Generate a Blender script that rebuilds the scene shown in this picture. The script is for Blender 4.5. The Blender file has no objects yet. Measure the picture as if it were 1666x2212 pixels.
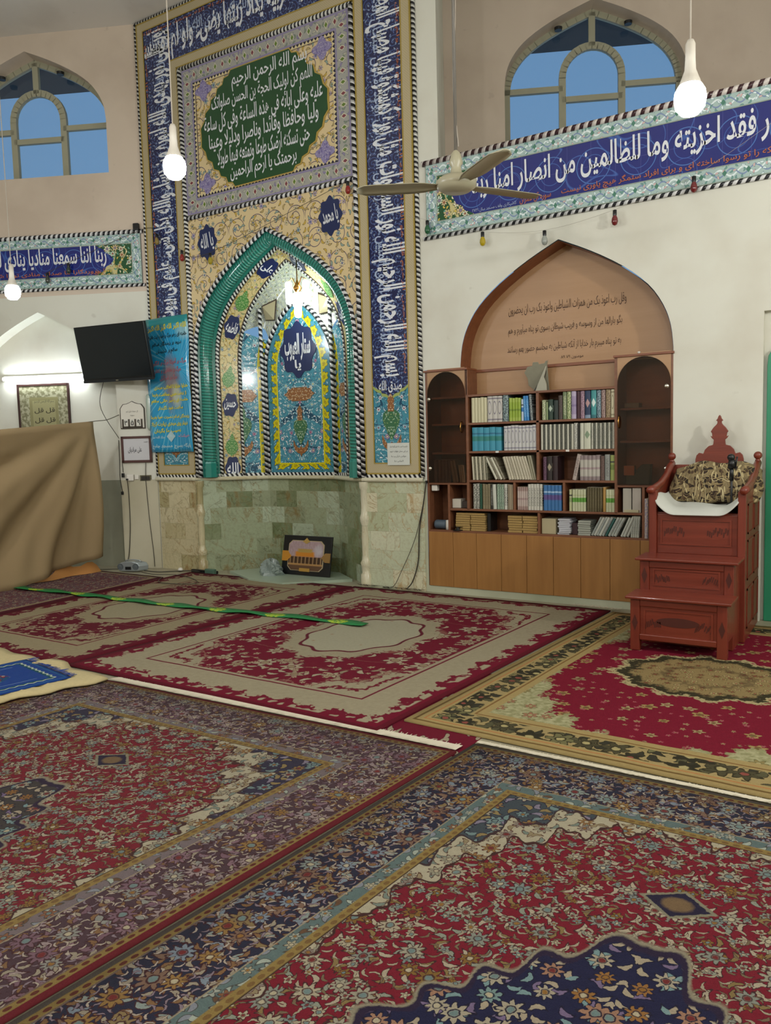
import bpy, bmesh, math, random
from mathutils import Matrix, Vector
random.seed(7)
SC = bpy.context.scene
COL = SC.collection
PI = math.pi
R = math.radians

# ------------------------------------------------------------------ helpers
def hx(s, k=1.0):
    s = s.lstrip('#'); o = []
    for i in (0, 2, 4):
        c = int(s[i:i+2], 16)/255.0
        o.append((c/12.92 if c <= .04045 else ((c+.055)/1.055)**2.4)*k)
    return (o[0], o[1], o[2], 1.0)

ORG = {}
def tag(o, label=None, cat=None, group=None, kind=None):
    if label: o['label'] = label
    if cat: o['category'] = cat
    if group: o['group'] = group
    if kind: o['kind'] = kind
    return o
def thing(name, label, cat, loc, group=None):
    o = bpy.data.objects.new(name, None); COL.objects.link(o)
    o.empty_display_size = .05
    o.location = loc; ORG[o.name] = Vector(loc)
    return tag(o, label, cat, group)

class MB:
    """collects vertices, faces and uvs given in a local (x, y, z) frame"""
    def __init__(s, T=None, uv=None):
        s.v = []; s.f = []; s.uv = []; s.mi = []; s.T = T; s.uvf = uv; s.sm = False
    def pt(s, p):
        s.v.append(tuple(s.T(*p)) if s.T else tuple(p)); return len(s.v)-1
    def face(s, pts, uvs=None, mi=0):
        idx = [s.pt(p) for p in pts]
        s.f.append(idx)
        if uvs is None:
            uvs = [s.uvf(*p) for p in pts] if s.uvf else [(p[0], p[2]) for p in pts]
        s.uv.append(uvs); s.mi.append(mi); return s
    def box(s, x0, x1, y0, y1, z0, z1, mi=0):
        for f in (((x0,y0,z0),(x1,y0,z0),(x1,y0,z1),(x0,y0,z1)), ((x1,y1,z0),(x0,y1,z0),(x0,y1,z1),(x1,y1,z1)),
                  ((x0,y1,z0),(x0,y0,z0),(x0,y0,z1),(x0,y1,z1)), ((x1,y0,z0),(x1,y1,z0),(x1,y1,z1),(x1,y0,z1)),
                  ((x0,y0,z1),(x1,y0,z1),(x1,y1,z1),(x0,y1,z1)), ((x0,y1,z0),(x1,y1,z0),(x1,y0,z0),(x0,y0,z0))):
            s.face(f, mi=mi)
        return s
    def poly(s, pts, y0, y1, mi=0):
        """flat outline (x, z) with thickness from y0 (front) to y1"""
        s.face([(x, y0, z) for x, z in pts], mi=mi)
        n = len(pts)
        for i in range(n):
            a, b = pts[i], pts[(i+1) % n]
            s.face([(a[0],y1,a[1]),(b[0],y1,b[1]),(b[0],y0,b[1]),(a[0],y0,a[1])], mi=mi)
        s.face([(x, y1, z) for x, z in reversed(pts)], mi=mi)
        return s
    def grid(s, rows, uvs=None, mi=0, closed=False):
        """rows of points, quads between them"""
        base = len(s.v)
        n = len(rows[0])
        for r in rows:
            for p in r: s.pt(p)
        for i in range(len(rows)-1):
            for j in range(n-1 if not closed else n):
                k = (j+1) % n
                s.f.append([base+i*n+j, base+i*n+k, base+(i+1)*n+k, base+(i+1)*n+j])
                if uvs:
                    s.uv.append([uvs(i, j), uvs(i, j+1), uvs(i+1, j+1), uvs(i+1, j)])
                else:
                    s.uv.append([(0, 0)]*4)
                s.mi.append(mi)
        return s
    def tube(s, path, r, seg=10, twist=0., cap=True):
        P_ = [Vector(p) for p in path]; rows = []; L = [0.]
        for i in range(1, len(P_)): L.append(L[-1]+(P_[i]-P_[i-1]).length)
        ref = None
        for i, p in enumerate(P_):
            d = (P_[min(i+1, len(P_)-1)]-P_[max(i-1, 0)])
            d.normalize()
            if ref is None:
                ref = Vector((0, 1, 0)) if abs(d.y) < .9 else Vector((1, 0, 0))
            a = (ref-d*ref.dot(d)); a.normalize(); ref = a; b = d.cross(a)
            rr = r[i] if isinstance(r, (list, tuple)) else r
            rows.append([tuple(p+(a*math.cos(t)+b*math.sin(t))*rr) for t in [2*PI*k/seg for k in range(seg)]])
        s.grid(rows, lambda i, j: (L[i], j/seg), closed=True)
        if cap:
            for row, rev in ((rows[0], True), (rows[-1], False)):
                s.face(row[::-1] if rev else row, [(0, 0)]*seg)
        return s
    def lathe(s, prof, c=(0, 0, 0), seg=20):
        rows = [[(c[0]+r*math.cos(2*PI*k/seg), c[1]+r*math.sin(2*PI*k/seg), c[2]+z) for k in range(seg)] for r, z in prof]
        s.grid(rows, lambda i, j: (j/seg, i/len(prof)), closed=True); return s
    def ball(s, c, r, seg=12, n=8, sz=1.):
        return s.lathe([(max(1e-4, r*math.sin(PI*i/n)), -r*sz*math.cos(PI*i/n)) for i in range(n+1)], c, seg)
    def build(s, name, mat, parent=None, label=None, org=None, smooth=False, bevel=0, cat=None, group=None, kind=None):
        me = bpy.data.meshes.new(name)
        V = [Vector(v) for v in s.v]
        if parent is not None: o0 = ORG[parent.name]
        elif org is not None: o0 = Vector(org)
        elif V:
            o0 = Vector(((min(v.x for v in V)+max(v.x for v in V))/2, (min(v.y for v in V)+max(v.y for v in V))/2, min(v.z for v in V)))
        me.from_pydata([tuple(v-o0) for v in V], [], s.f)
        ul = me.uv_layers.new(name='UVMap')
        k = 0
        for uvs in s.uv:
            for q in uvs:
                ul.data[k].uv = q; k += 1
        for m in (mat if isinstance(mat, (list, tuple)) else [mat]): me.materials.append(m)
        for p, mi in zip(me.polygons, s.mi): p.material_index = mi
        me.validate()
        bm = bmesh.new(); bm.from_mesh(me)
        bmesh.ops.remove_doubles(bm, verts=bm.verts, dist=1e-5)
        bmesh.ops.recalc_face_normals(bm, faces=bm.faces) if not getattr(s, 'keepn', False) else None
        bm.to_mesh(me); bm.free()
        if smooth:
            for p in me.polygons: p.use_smooth = True
        o = bpy.data.objects.new(name, me); COL.objects.link(o)
        if parent is not None: o.parent = parent; ORG[o.name] = o0
        else: o.location = o0; ORG[o.name] = o0
        if bevel:
            b = o.modifiers.new('bevel', 'BEVEL'); b.width = bevel; b.segments = 2; b.limit_method = 'ANGLE'
        return tag(o, label, cat, group, kind)

# frames: wall M is y = 0 (x along it, y away from the room); wall F starts at its left end and turns 25.1 degrees
CF, SF = math.cos(R(25.1)), math.sin(R(25.1))
OFX = -3.70
def TM(x, y, z): return (x, y, z)
def TF(s, y, z): return (OFX+s*CF-y*SF, s*SF+y*CF, z)

def lerp(a, b, t): return a+(b-a)*t
def interp(tab, n):
    out = []
    m = len(tab)-1
    # catmull-rom through the table
    for i in range(n+1):
        t = i/n*m; k = min(int(t), m-1); f = t-k
        p0 = tab[max(k-1, 0)]; p1 = tab[k]; p2 = tab[k+1]; p3 = tab[min(k+2, m)]
        o = []
        for a, b, c, d in zip(p0, p1, p2, p3):
            o.append(.5*((2*b)+(-a+c)*f+(2*a-5*b+4*c-d)*f*f+(-a+3*b-3*c+d)*f**3))
        out.append(tuple(o))
    return out
TAB = [(1, 0), (.978, .18), (.915, .35), (.79, .525), (.575, .70), (.29, .865), (0, 1)]
TAB2 = [(1, 0), (.95, .20), (.84, .40), (.66, .60), (.43, .78), (.20, .91), (0, 1)]
def half(n=18, tab=None): return interp(tab or TAB, n)
def arch(cx, a, zs, h, n=18, tab=None):
    """left spring -> apex -> right spring"""
    hh = half(n, tab)
    L = [(cx-a*x, zs+h*z) for x, z in hh]
    return L+[(cx+a*x, zs+h*z) for x, z in reversed(hh[:-1])]

def wall_cut(mb, s0, s1, z0, z1, holes, y=0.):
    """flat wall with arched holes: (cx, a, sill, zs, h)"""
    x = s0
    for cx, a, sill, zs, h in sorted(holes):
        mb.face([(x,y,z0),(cx-a,y,z0),(cx-a,y,z1),(x,y,z1)])
        if sill > z0: mb.face([(cx-a,y,z0),(cx+a,y,z0),(cx+a,y,sill),(cx-a,y,sill)])
        P_ = arch(cx, a, zs, h)
        for (xa, za), (xb, zb) in zip(P_[:-1], P_[1:]):
            mb.face([(xa,y,za),(xb,y,zb),(xb,y,z1),(xa,y,z1)])
        x = cx+a
    mb.face([(x,y,z0),(s1,y,z0),(s1,y,z1),(x,y,z1)])
    return mb
def reveal(mb, cx, a, sill, zs, h, y0, y1, bottom=True):
    P_ = [(cx-a, sill)]+arch(cx, a, zs, h)+[(cx+a, sill)]
    if bottom: P_.append((cx-a, sill))
    d = 0.
    for (xa, za), (xb, zb) in zip(P_[:-1], P_[1:]):
        l = math.hypot(xb-xa, zb-za)
        mb.face([(xa,y0,za),(xb,y0,zb),(xb,y1,zb),(xa,y1,za)], [(d, 0), (d+l, 0), (d+l, y1-y0), (d, y1-y0)]); d += l
    return mb
def ring(mb, x0, x1, z0, z1, w, y, wb=None, th=.01):
    """rectangular frame of width w, uv u = along, v = across"""
    wb = w if wb is None else wb
    O = [(x0,z0),(x1,z0),(x1,z1),(x0,z1)]; I = [(x0+w,z0+wb),(x1-w,z0+wb),(x1-w,z1-w),(x0+w,z1-w)]
    for k in range(4):
        a, b, c, d = O[k], O[(k+1)%4], I[(k+1)%4], I[k]
        l = math.hypot(b[0]-a[0], b[1]-a[1]); ww = wb if k == 0 else w
        mb.face([(a[0],y,a[1]),(b[0],y,b[1]),(c[0],y,c[1]),(d[0],y,d[1])], [(0, 0), (l, 0), (l-w, ww), (w, ww)])
        mb.face([(a[0],y+th,a[1]),(b[0],y+th,b[1]),(b[0],y,b[1]),(a[0],y,a[1])], [(0, 0), (l, 0), (l, 0), (0, 0)])
        mb.face([(d[0],y,d[1]),(c[0],y,c[1]),(c[0],y+th,c[1]),(d[0],y+th,d[1])], [(0, 0), (l, 0), (l, 0), (0, 0)])
    return mb

# ------------------------------------------------------------------ arabic text
_F = {}
def _reg():
    t = [('ا','FE8D FE8E'),('أ','FE83 FE84'),('إ','FE87 FE88'),('آ','FE81 FE82'),('ب','FE8F FE90 FE91 FE92'),('ة','FE93 FE94'),('ت','FE95 FE96 FE97 FE98'),
      ('ث','FE99 FE9A FE9B FE9C'),('ج','FE9D FE9E FE9F FEA0'),('ح','FEA1 FEA2 FEA3 FEA4'),('خ','FEA5 FEA6 FEA7 FEA8'),('د','FEA9 FEAA'),('ذ','FEAB FEAC'),('ر','FEAD FEAE'),
      ('ز','FEAF FEB0'),('س','FEB1 FEB2 FEB3 FEB4'),('ش','FEB5 FEB6 FEB7 FEB8'),('ص','FEB9 FEBA FEBB FEBC'),('ض','FEBD FEBE FEBF FEC0'),('ط','FEC1 FEC2 FEC3 FEC4'),
      ('ظ','FEC5 FEC6 FEC7 FEC8'),('ع','FEC9 FECA FECB FECC'),('غ','FECD FECE FECF FED0'),('ف','FED1 FED2 FED3 FED4'),('ق','FED5 FED6 FED7 FED8'),('ک','FB8E FB8F FB90 FB91'),
      ('ك','FED9 FEDA FEDB FEDC'),('ل','FEDD FEDE FEDF FEE0'),('م','FEE1 FEE2 FEE3 FEE4'),('ن','FEE5 FEE6 FEE7 FEE8'),('ه','FEE9 FEEA FEEB FEEC'),('و','FEED FEEE'),
      ('ؤ','FE85 FE86'),('ی','FBFC FBFD FBFE FBFF'),('ي','FEF1 FEF2 FEF3 FEF4'),('ى','FEEF FEF0'),('ئ','FE89 FE8A FE8B FE8C'),('ء','FE80'),('پ','FB56 FB57 FB58 FB59'),
      ('چ','FB7A FB7B FB7C FB7D'),('ژ','FB8A FB8B'),('گ','FB92 FB93 FB94 FB95')]
    for ch, h in t: _F[ch] = [chr(int(q, 16)) for q in h.split()]
_reg()
LA = {'ا': ('\ufefb', '\ufefc'), 'أ': ('\ufef7', '\ufef8'), 'إ': ('\ufef9', '\ufefa'), 'آ': ('\ufef5', '\ufef6')}
def shape(s):
    out = []; i = 0; prev = False   # prev: previous letter joins forward
    while i < len(s):
        ch = s[i]
        if ch not in _F: out.append(ch); prev = False; i += 1; continue
        if ch == 'ل' and i+1 < len(s) and s[i+1] in LA:
            out.append(LA[s[i+1]][1 if prev else 0]); prev = False; i += 2; continue
        f = _F[ch]
        nxt = i+1 < len(s) and s[i+1] in _F and s[i+1] != 'ء'
        dual = len(f) == 4
        if prev and dual and nxt: g = f[3]
        elif prev: g = f[1] if len(f) > 1 else f[0]
        elif dual and nxt: g = f[2]
        else: g = f[0]
        out.append(g); prev = dual; i += 1
    return ''.join(reversed(out))
_TC = {}
def glyphs(s, bold=0., res=2):
    key = (s, bold, res)
    if key in _TC: return _TC[key]
    c = bpy.data.curves.new('t', 'FONT'); c.body = shape(s); c.resolution_u = res; c.offset = bold
    o = bpy.data.objects.new('t', c); COL.objects.link(o)
    dg = bpy.context.evaluated_depsgraph_get(); dg.update()
    me = bpy.data.meshes.new_from_object(o.evaluated_get(dg))
    v = [(p.co.x, p.co.y) for p in me.vertices]; f = [list(p.vertices) for p in me.polygons]
    bpy.data.objects.remove(o); bpy.data.curves.remove(c); bpy.data.meshes.remove(me)
    x0 = min(p[0] for p in v); x1 = max(p[0] for p in v); y0 = min(p[1] for p in v); y1 = max(p[1] for p in v)
    v = [((p[0]-x0)/(x1-x0)-.5, (p[1]-y0)/(y1-y0)-.5) for p in v]
    _TC[key] = (v, f, (x1-x0)/(y1-y0)); return _TC[key]
def text_into(mb, s, cx, cz, w, h, y, bold=.01, rot=0., th=.003, res=2, curve=0.):
    """lettering filling a box w x h centred at (cx, cz); h None keeps the proportions"""
    v, f, asp = glyphs(s, bold, res)
    if h is None: h = w/asp
    if w is None: w = h*asp
    c_, s_ = math.cos(rot), math.sin(rot)
    b = len(mb.v)
    for a, q in v:
        X, Z = a*w, q*h+curve*(4*a*a)
        mb.pt((cx+X*c_-Z*s_, y, cz+X*s_+Z*c_))
    for fc in f:
        mb.f.append([b+i for i in fc]); mb.uv.append([(0, 0)]*len(fc)); mb.mi.append(0)
    return mb

# ------------------------------------------------------------------ node expressions
class S:
    def __init__(s, M, k): s.M = M; s.k = k
    def __add__(s, o): return s.M.m('ADD', s, o)
    __radd__ = __add__
    def __sub__(s, o): return s.M.m('SUBTRACT', s, o)
    def __rsub__(s, o): return s.M.m('SUBTRACT', o, s)
    def __mul__(s, o): return s.M.m('MULTIPLY', s, o)
    __rmul__ = __mul__
    def __truediv__(s, o): return s.M.m('DIVIDE', s, o)
    def __rtruediv__(s, o): return s.M.m('DIVIDE', o, s)
    def __pow__(s, o): return s.M.m('POWER', s, o)
    def __neg__(s): return s.M.m('MULTIPLY', s, -1.)
class Mat:
    def __init__(s, name):
        s.mat = bpy.data.materials.new(name); s.mat.use_nodes = True
        s.nt = s.mat.node_tree; s.nt.nodes.clear()
        s.out = s.nt.nodes.new('ShaderNodeOutputMaterial'); s.cache = {}
    def link(s, a, sock):
        if isinstance(a, S): s.nt.links.new(a.k, sock)
        else: sock.default_value = a
    def m(s, op, a, b=None, c=None, clamp=False):
        n = s.nt.nodes.new('ShaderNodeMath'); n.operation = op; n.use_clamp = clamp
        s.link(a, n.inputs[0])
        if b is not None: s.link(b, n.inputs[1])
        if c is not None: s.link(c, n.inputs[2])
        return S(s, n.outputs[0])
    def abs(s, a): return s.m('ABSOLUTE', a)
    def fract(s, a): return s.m('FRACT', a)
    def floor(s, a): return s.m('FLOOR', a)
    def cos(s, a): return s.m('COSINE', a)
    def sin(s, a): return s.m('SINE', a)
    def min(s, a, b): return s.m('MINIMUM', a, b)
    def max(s, a, b): return s.m('MAXIMUM', a, b)
    def sqrt(s, a): return s.m('SQRT', a)
    def atan2(s, a, b): return s.m('ARCTAN2', a, b)
    def hyp(s, a, b): return s.sqrt(a*a+b*b)
    def lt(s, a, b, e=.004):     # 1 where a < b
        return s.m('MULTIPLY_ADD', b-a, 1./e, .5, clamp=True)
    def band(s, a, lo, hi, e=.003): return s.lt(lo-a, 0., e)*s.lt(a, hi, e)
    def mix(s, f, a, b):
        n = s.nt.nodes.new('ShaderNodeMix'); n.data_type = 'RGBA'
        s.link(f, n.inputs[0]); s.link(a, n.inputs[6]); s.link(b, n.inputs[7])
        return S(s, n.outputs[2])
    def co(s, kind='UV'):
        if kind not in s.cache:
            t = s.nt.nodes.new('ShaderNodeTexCoord'); x = s.nt.nodes.new('ShaderNodeSeparateXYZ')
            s.nt.links.new(t.outputs[kind], x.inputs[0])
            s.cache[kind] = [S(s, x.outputs[i]) for i in range(3)]
        return s.cache[kind]
    def vec(s, x, y, z=0.):
        n = s.nt.nodes.new('ShaderNodeCombineXYZ')
        for i, a in enumerate((x, y, z)): s.link(a, n.inputs[i])
        return n.outputs[0]
    def noise(s, x, y, z=0., sc=1., det=2., rough=.5, dist=0.):
        n = s.nt.nodes.new('ShaderNodeTexNoise'); n.inputs['Scale'].default_value = sc
        n.inputs['Detail'].default_value = det; n.inputs['Roughness'].default_value = rough; n.inputs['Distortion'].default_value = dist
        s.nt.links.new(s.vec(x, y, z), n.inputs['Vector']); return S(s, n.outputs['Fac'])
    def vor(s, x, y, rnd=1., feat='F1'):
        n = s.nt.nodes.new('ShaderNodeTexVoronoi'); n.voronoi_dimensions = '2D'; n.feature = feat
        n.inputs['Scale'].default_value = 1.; n.inputs['Randomness'].default_value = rnd
        s.nt.links.new(s.vec(x, y), n.inputs['Vector'])
        if feat == 'DISTANCE_TO_EDGE': return S(s, n.outputs['Distance'])
        c = s.nt.nodes.new('ShaderNodeSeparateXYZ'); s.nt.links.new(n.outputs['Color'], c.inputs[0])
        p = s.nt.nodes.new('ShaderNodeSeparateXYZ'); s.nt.links.new(n.outputs['Position'], p.inputs[0])
        return [S(s, c.outputs[i]) for i in range(3)], S(s, p.outputs[0]), S(s, p.outputs[1])
    def pick(s, r, cols):
        c = cols[0]; n = len(cols)
        for i in range(1, n): c = s.mix(s.m('GREATER_THAN', r, i/n), c, cols[i])
        return c
    def done(s, col, rough=.6, bump=None, bs=.3, bd=.01, spec=.5, metal=0., emit=None, es=1., sheen=0., coat=0., alpha=None, trans=0.):
        p = s.nt.nodes.new('ShaderNodeBsdfPrincipled')
        s.link(col, p.inputs['Base Color']); s.link(rough, p.inputs['Roughness']); p.inputs['Specular IOR Level'].default_value = spec
        s.link(metal, p.inputs['Metallic']); p.inputs['Coat Weight'].default_value = coat; p.inputs['Coat Roughness'].default_value = .08
        p.inputs['Sheen Weight'].default_value = sheen; p.inputs['Transmission Weight'].default_value = trans
        if alpha is not None: s.link(alpha, p.inputs['Alpha'])
        if emit is not None: s.link(emit, p.inputs['Emission Color']); p.inputs['Emission Strength'].default_value = es
        if bump is not None:
            b = s.nt.nodes.new('ShaderNodeBump'); b.inputs['Strength'].default_value = bs; b.inputs['Distance'].default_value = bd
            s.link(bump, b.inputs['Height']); s.nt.links.new(b.outputs[0], p.inputs['Normal'])
        s.nt.links.new(p.outputs[0], s.out.inputs[0]); return s.mat

def plain(name, col, rough=.6, nz=0., sc=20., **k):
    M = Mat(name); c = hx(col)
    if nz:
        x, y, z = M.co('Object'); n = M.noise(x, y, z, sc=sc, det=3.)
        d = tuple(a*(1-nz) for a in c[:3])+(1,); l = tuple(min(1, a*(1+nz)) for a in c[:3])+(1,)
        return M.done(M.mix(n, d, l), rough, **k)
    return M.done(c, rough, **k)

def flower(M, c, u, v, sc, size, pet, pal, dark, cen, rnd=.85, keep=1., ph=0.):
    """voronoi-placed petalled flowers layered over colour c"""
    C_, px, py = M.vor(u*sc+ph, v*sc+ph*.7, rnd)
    lx = u*sc+ph-px; ly = v*sc+ph*.7-py
    r = M.hyp(lx, ly); th = M.atan2(ly, lx)
    R_ = size*(.7+.45*C_[0])
    if keep < 1.: R_ = R_*M.m('LESS_THAN', C_[2], keep)
    edge = R_*(.78+.24*M.cos(th*float(pet)+C_[1]*9.))
    c = M.mix(M.lt(r, edge*1.22, .03), c, dark)
    c = M.mix(M.lt(r, edge, .03), c, M.pick(C_[1], pal))
    c = M.mix(M.band(r, R_*.30, R_*.42, .03), c, dark)
    c = M.mix(M.lt(r, R_*.28, .03), c, M.pick(C_[0], cen))
    return c
def leaves(M, c, u, v, sc, a, b, pal, dark, ph=0., keep=1.):
    C_, px, py = M.vor(u*sc+ph, v*sc-ph, 1.)
    lx = u*sc+ph-px; ly = v*sc-ph-py
    t = C_[0]*6.283; ct, st = M.cos(t), M.sin(t)
    X = lx*ct+ly*st; Y = ly*ct-lx*st+X*X*1.2
    q = (X/a)*(X/a)+(Y/b)*(Y/b)
    if keep < 1.: q = q+10.*M.m('GREATER_THAN', C_[2], keep)
    c = M.mix(M.lt(q, 1.7, .3), c, dark)
    return M.mix(M.lt(q, 1., .3), c, M.pick(C_[1], pal))
def vines(M, c, u, v, sc, w, col, ph=0.):
    n = M.noise(u, v, ph, sc=sc, det=0., dist=.6)
    c = M.mix(M.lt(M.abs(M.fract(n*5.)-.5), w, .03), c, col)
    return c
def scroll(M, c, u, v, p, w, col, dark=None):
    """mirrored spirals on a grid of period p"""
    iu = M.floor(u/p); iv = M.floor(v/p)
    lx = M.fract(u/p)-.5; ly = M.fract(v/p)-.5
    sg = 1.-2.*M.abs(M.m('MODULO', M.abs(iu+iv), 2.))
    r = M.hyp(lx, ly)+1e-4; th = M.atan2(ly, lx*sg)
    q = M.fract(r*4.2-th/6.2832)
    if dark is not None: c = M.mix(M.lt(M.abs(q-.5), w*1.9, .05)*M.lt(r, .49, .02), c, dark)
    return M.mix(M.lt(M.abs(q-.5), w, .05)*M.lt(r, .48, .02), c, col)
CAMROWS = ((0.846936, 0.531041, -0.026362), (-0.024726, 0.088866, 0.995737), (0.531120, -0.842673, 0.088394))
# C [ 3.661 -6.568  1.45 ]
# ------------------------------------------------------------------ materials
def m_wall(name, col, dirt):
    M = Mat(name); x, y, z = M.co('Object')
    n = M.noise(x, y, z, sc=1.3, det=4.); n2 = M.noise(x, y, z, sc=9., det=3.)
    c = M.mix(M.lt(.56, n, .2), hx(col), hx(dirt)); c = M.mix(M.lt(.74, n2, .08)*.5, c, hx(dirt, .85))
    return M.done(c, .75, bump=n2, bs=.12)
WALL = m_wall('painted_plaster', '#dadace', '#cfccbe')
CEIL = m_wall('ceiling_plaster', '#dcd8d2', '#d0cbc4')
WALL_UP = m_wall('beige_upper_plaster', '#d2c3b2', '#c6b6a5')

def m_marble(name, cols, bw, bh, vein, stain):
    M = Mat(name); u, v, _ = M.co('UV')
    row = M.floor(v/bh); uo = u/bw+row*.37
    fu = M.fract(uo); fv = M.fract(v/bh)
    iu = M.floor(uo)
    r = M.fract(M.sin(iu*12.9898+row*78.233)*437.5)
    r2 = M.fract(r*37.3)
    c = M.pick(r, cols)
    n = M.noise(u+r*7., v+r2*5., r*3., sc=5., det=5., rough=.6, dist=.8)
    n2 = M.noise(u*1.5+v*.8+r2*9., v*.7+r*9., r*5., sc=3.2, det=6., rough=.62, dist=.5); n4 = M.noise(u, v, r, sc=38., det=4., rough=.65)
    c = M.mix(M.lt(.5, n, .35)*.5, c, cols[0]); c = M.mix(M.lt(.55, n4, .15)*.14, c, vein); n5 = M.noise(u*.8+v*.5+r*4., v*.9-u*.3+r2*4., 2., sc=3.6, det=4., rough=.55, dist=1.)
    c = M.mix(M.lt(M.abs(n5-.5), .010, .022)*(.15+.5*r), c, vein)
    c = M.mix(M.lt(M.abs(n2-.5), .010, .025)*(.15+.6*r2), c, stain)
    c = M.mix(M.lt(.62, n, .12)*M.m('GREATER_THAN', r, .62)*.75, c, stain)
    j = M.max(M.lt(M.min(fu, 1.-fu)*bw, .0018, .002), M.lt(M.min(fv, 1.-fv)*bh, .0018, .002))
    c = M.mix(j*.45, c, hx('#8f8c74'))
    return M.done(c, .22, spec=.5, bump=n, bs=.03)
MAR_L = m_marble('onyx_cladding_left', [hx('#c9bf9b'), hx('#b9ae86'), hx('#cfc6a4'), hx('#a99f74')], .34, .185, hx('#6b5a36'), hx('#8e6a36'))
MAR_N = m_marble('onyx_cladding_niche', [hx('#9aa486'), hx('#727d58'), hx('#aebaa2'), hx('#8b9376'), hx('#66724e')], .30, .185, hx('#4c4a2c'), hx('#7d6638'))
MAR_R = m_marble('onyx_cladding_right', [hx('#c4caae'), hx('#d2d3b8'), hx('#b3ba98'), hx('#d8d2b4')], .34, .19, hx('#8a6a3c'), hx('#b08a56'))
MAR_T = m_marble('marble_ledge', [hx('#d6d2ba'), hx('#cdc8ac')], .5, .5, hx('#a59c7a'), hx('#bfae86'))
DADO = m_wall('dado_stone', '#c2bca4', '#b2ab92'); DADO_G = m_wall('grey_dado_stone', '#a3a491', '#8f9180')
SKIRT = m_wall('plinth_stone', '#b7b9a0', '#a0a48b')

def m_rope(name, a, b, p, tw=1., rough=.25):
    M = Mat(name); u, v, _ = M.co('UV')
    q = M.fract(u/p+v*tw)
    sh = M.abs(q-.5)
    c = M.mix(M.lt(.25, sh, .08), hx(a), hx(b))
    return M.done(c, rough, bump=M.cos(q*12.566), bs=.5, bd=.006)
ROPE = m_rope('black_and_white_rope_tile', '#d9dadb', '#15171f', .062)
ROPE2 = m_rope('fine_rope_tile', '#d5d6d0', '#1b1d26', .045)
def m_stripe(name, a, b, p, k=.5):
    M = Mat(name); u, v, _ = M.co('UV')
    q = M.fract(u/p+v*k/p); return M.done(M.mix(M.lt(M.abs(q-.5), .25, .1), hx(a), hx(b)), .25)
STRIPE = m_stripe('black_and_white_stripe_tile', '#15171f', '#dadad6', .055, .6)
STRIPE_R = m_rope('red_and_white_rope_tile', '#d8d0ca', '#3c2026', .07)
M = Mat('teal_ribbed_tile'); u, v, _ = M.co('UV'); q = M.fract(u/.034+v*1.)
TEAL = M.done(M.mix(M.lt(M.abs(q-.5), .3, .3), hx('#0f5d52'), hx('#2f9384')), .12, bump=M.cos(q*6.283), bs=.6, bd=.01, coat=.6)
TEALP = plain('teal_tile', '#2a8377', .15, coat=.5)
CHEV_M = Mat('chevron_tile'); u, v, _ = CHEV_M.co('UV')
q = CHEV_M.fract(u/.045+CHEV_M.abs(CHEV_M.fract(v)-.5)*1.6)
CHEV = CHEV_M.done(CHEV_M.mix(CHEV_M.lt(CHEV_M.abs(q-.5), .25, .08), hx('#181a22'), hx('#d8d9d4')), .25)

def m_gold():
    M = Mat('gold_lattice_tile'); u, v, _ = M.co('UV')
    a = M.fract((u+v)/.024); b = M.fract((u-v)/.024)
    w = M.lt(M.abs(a-.5), .16, .1)*M.lt(M.abs(b-.5), .16, .1)
    c = M.mix(w, hx('#b9ab88'), hx('#ddd4bc')); c = M.mix(M.lt(M.abs(a-.5), .08, .06), c, hx('#94896a'))
    return M.done(c, .3, bump=w, bs=.2, bd=.003)
GOLD = m_gold()
GOLDP = plain('gold_edge_tile', '#a08a3e', .3)
BROWN = plain('dark_brown_tile', '#3a2c1f', .35)

def m_bluebg(name, base, curl, orange=None):
    M = Mat(name); u, v, _ = M.co('UV'); c = hx(base)
    c = scroll(M, c, u, v, .13, .10, hx(curl)); c = leaves(M, c, u, v, 22., .30, .12, [hx('#6f87b4'), hx('#8ea3c4'), hx('#54659c')], hx('#14163c'))
    c = flower(M, c, u, v, 14., .2, 5, [hx('#7d93bd'), hx('#5f74a6')], hx('#171a44'), [hx('#b7c2d8')], keep=.6)
    return M.done(c, .16, coat=.5)
BLUEBG = m_bluebg('cobalt_arabesque_tile', '#20244f', '#46609a')
def m_bandblue():
    M = Mat('cobalt_band_tile'); u, v, _ = M.co('UV'); c = hx('#1d2878')
    lx = (M.fract(u/.36)-.5)*.36; ly = v
    r = M.hyp(lx, ly)
    c = M.mix(M.band(r, .135, .141, .003), c, hx('#4f7cc0')); c = M.mix(M.band(r, .085, .090, .003), c, hx('#3c62ae'))
    c = vines(M, c, u, v, 2.2, .018, hx('#3f63ae'))
    fx = M.fract(u/.2); fy = M.fract(v/.2)
    c = M.mix(M.max(M.lt(M.min(fx, 1.-fx), .01, .008), M.lt(M.min(fy, 1.-fy), .01, .008))*.35, c, hx('#5b63a8'))
    return M.done(c, .15, coat=.5)
BANDBLUE = m_bandblue()
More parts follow.
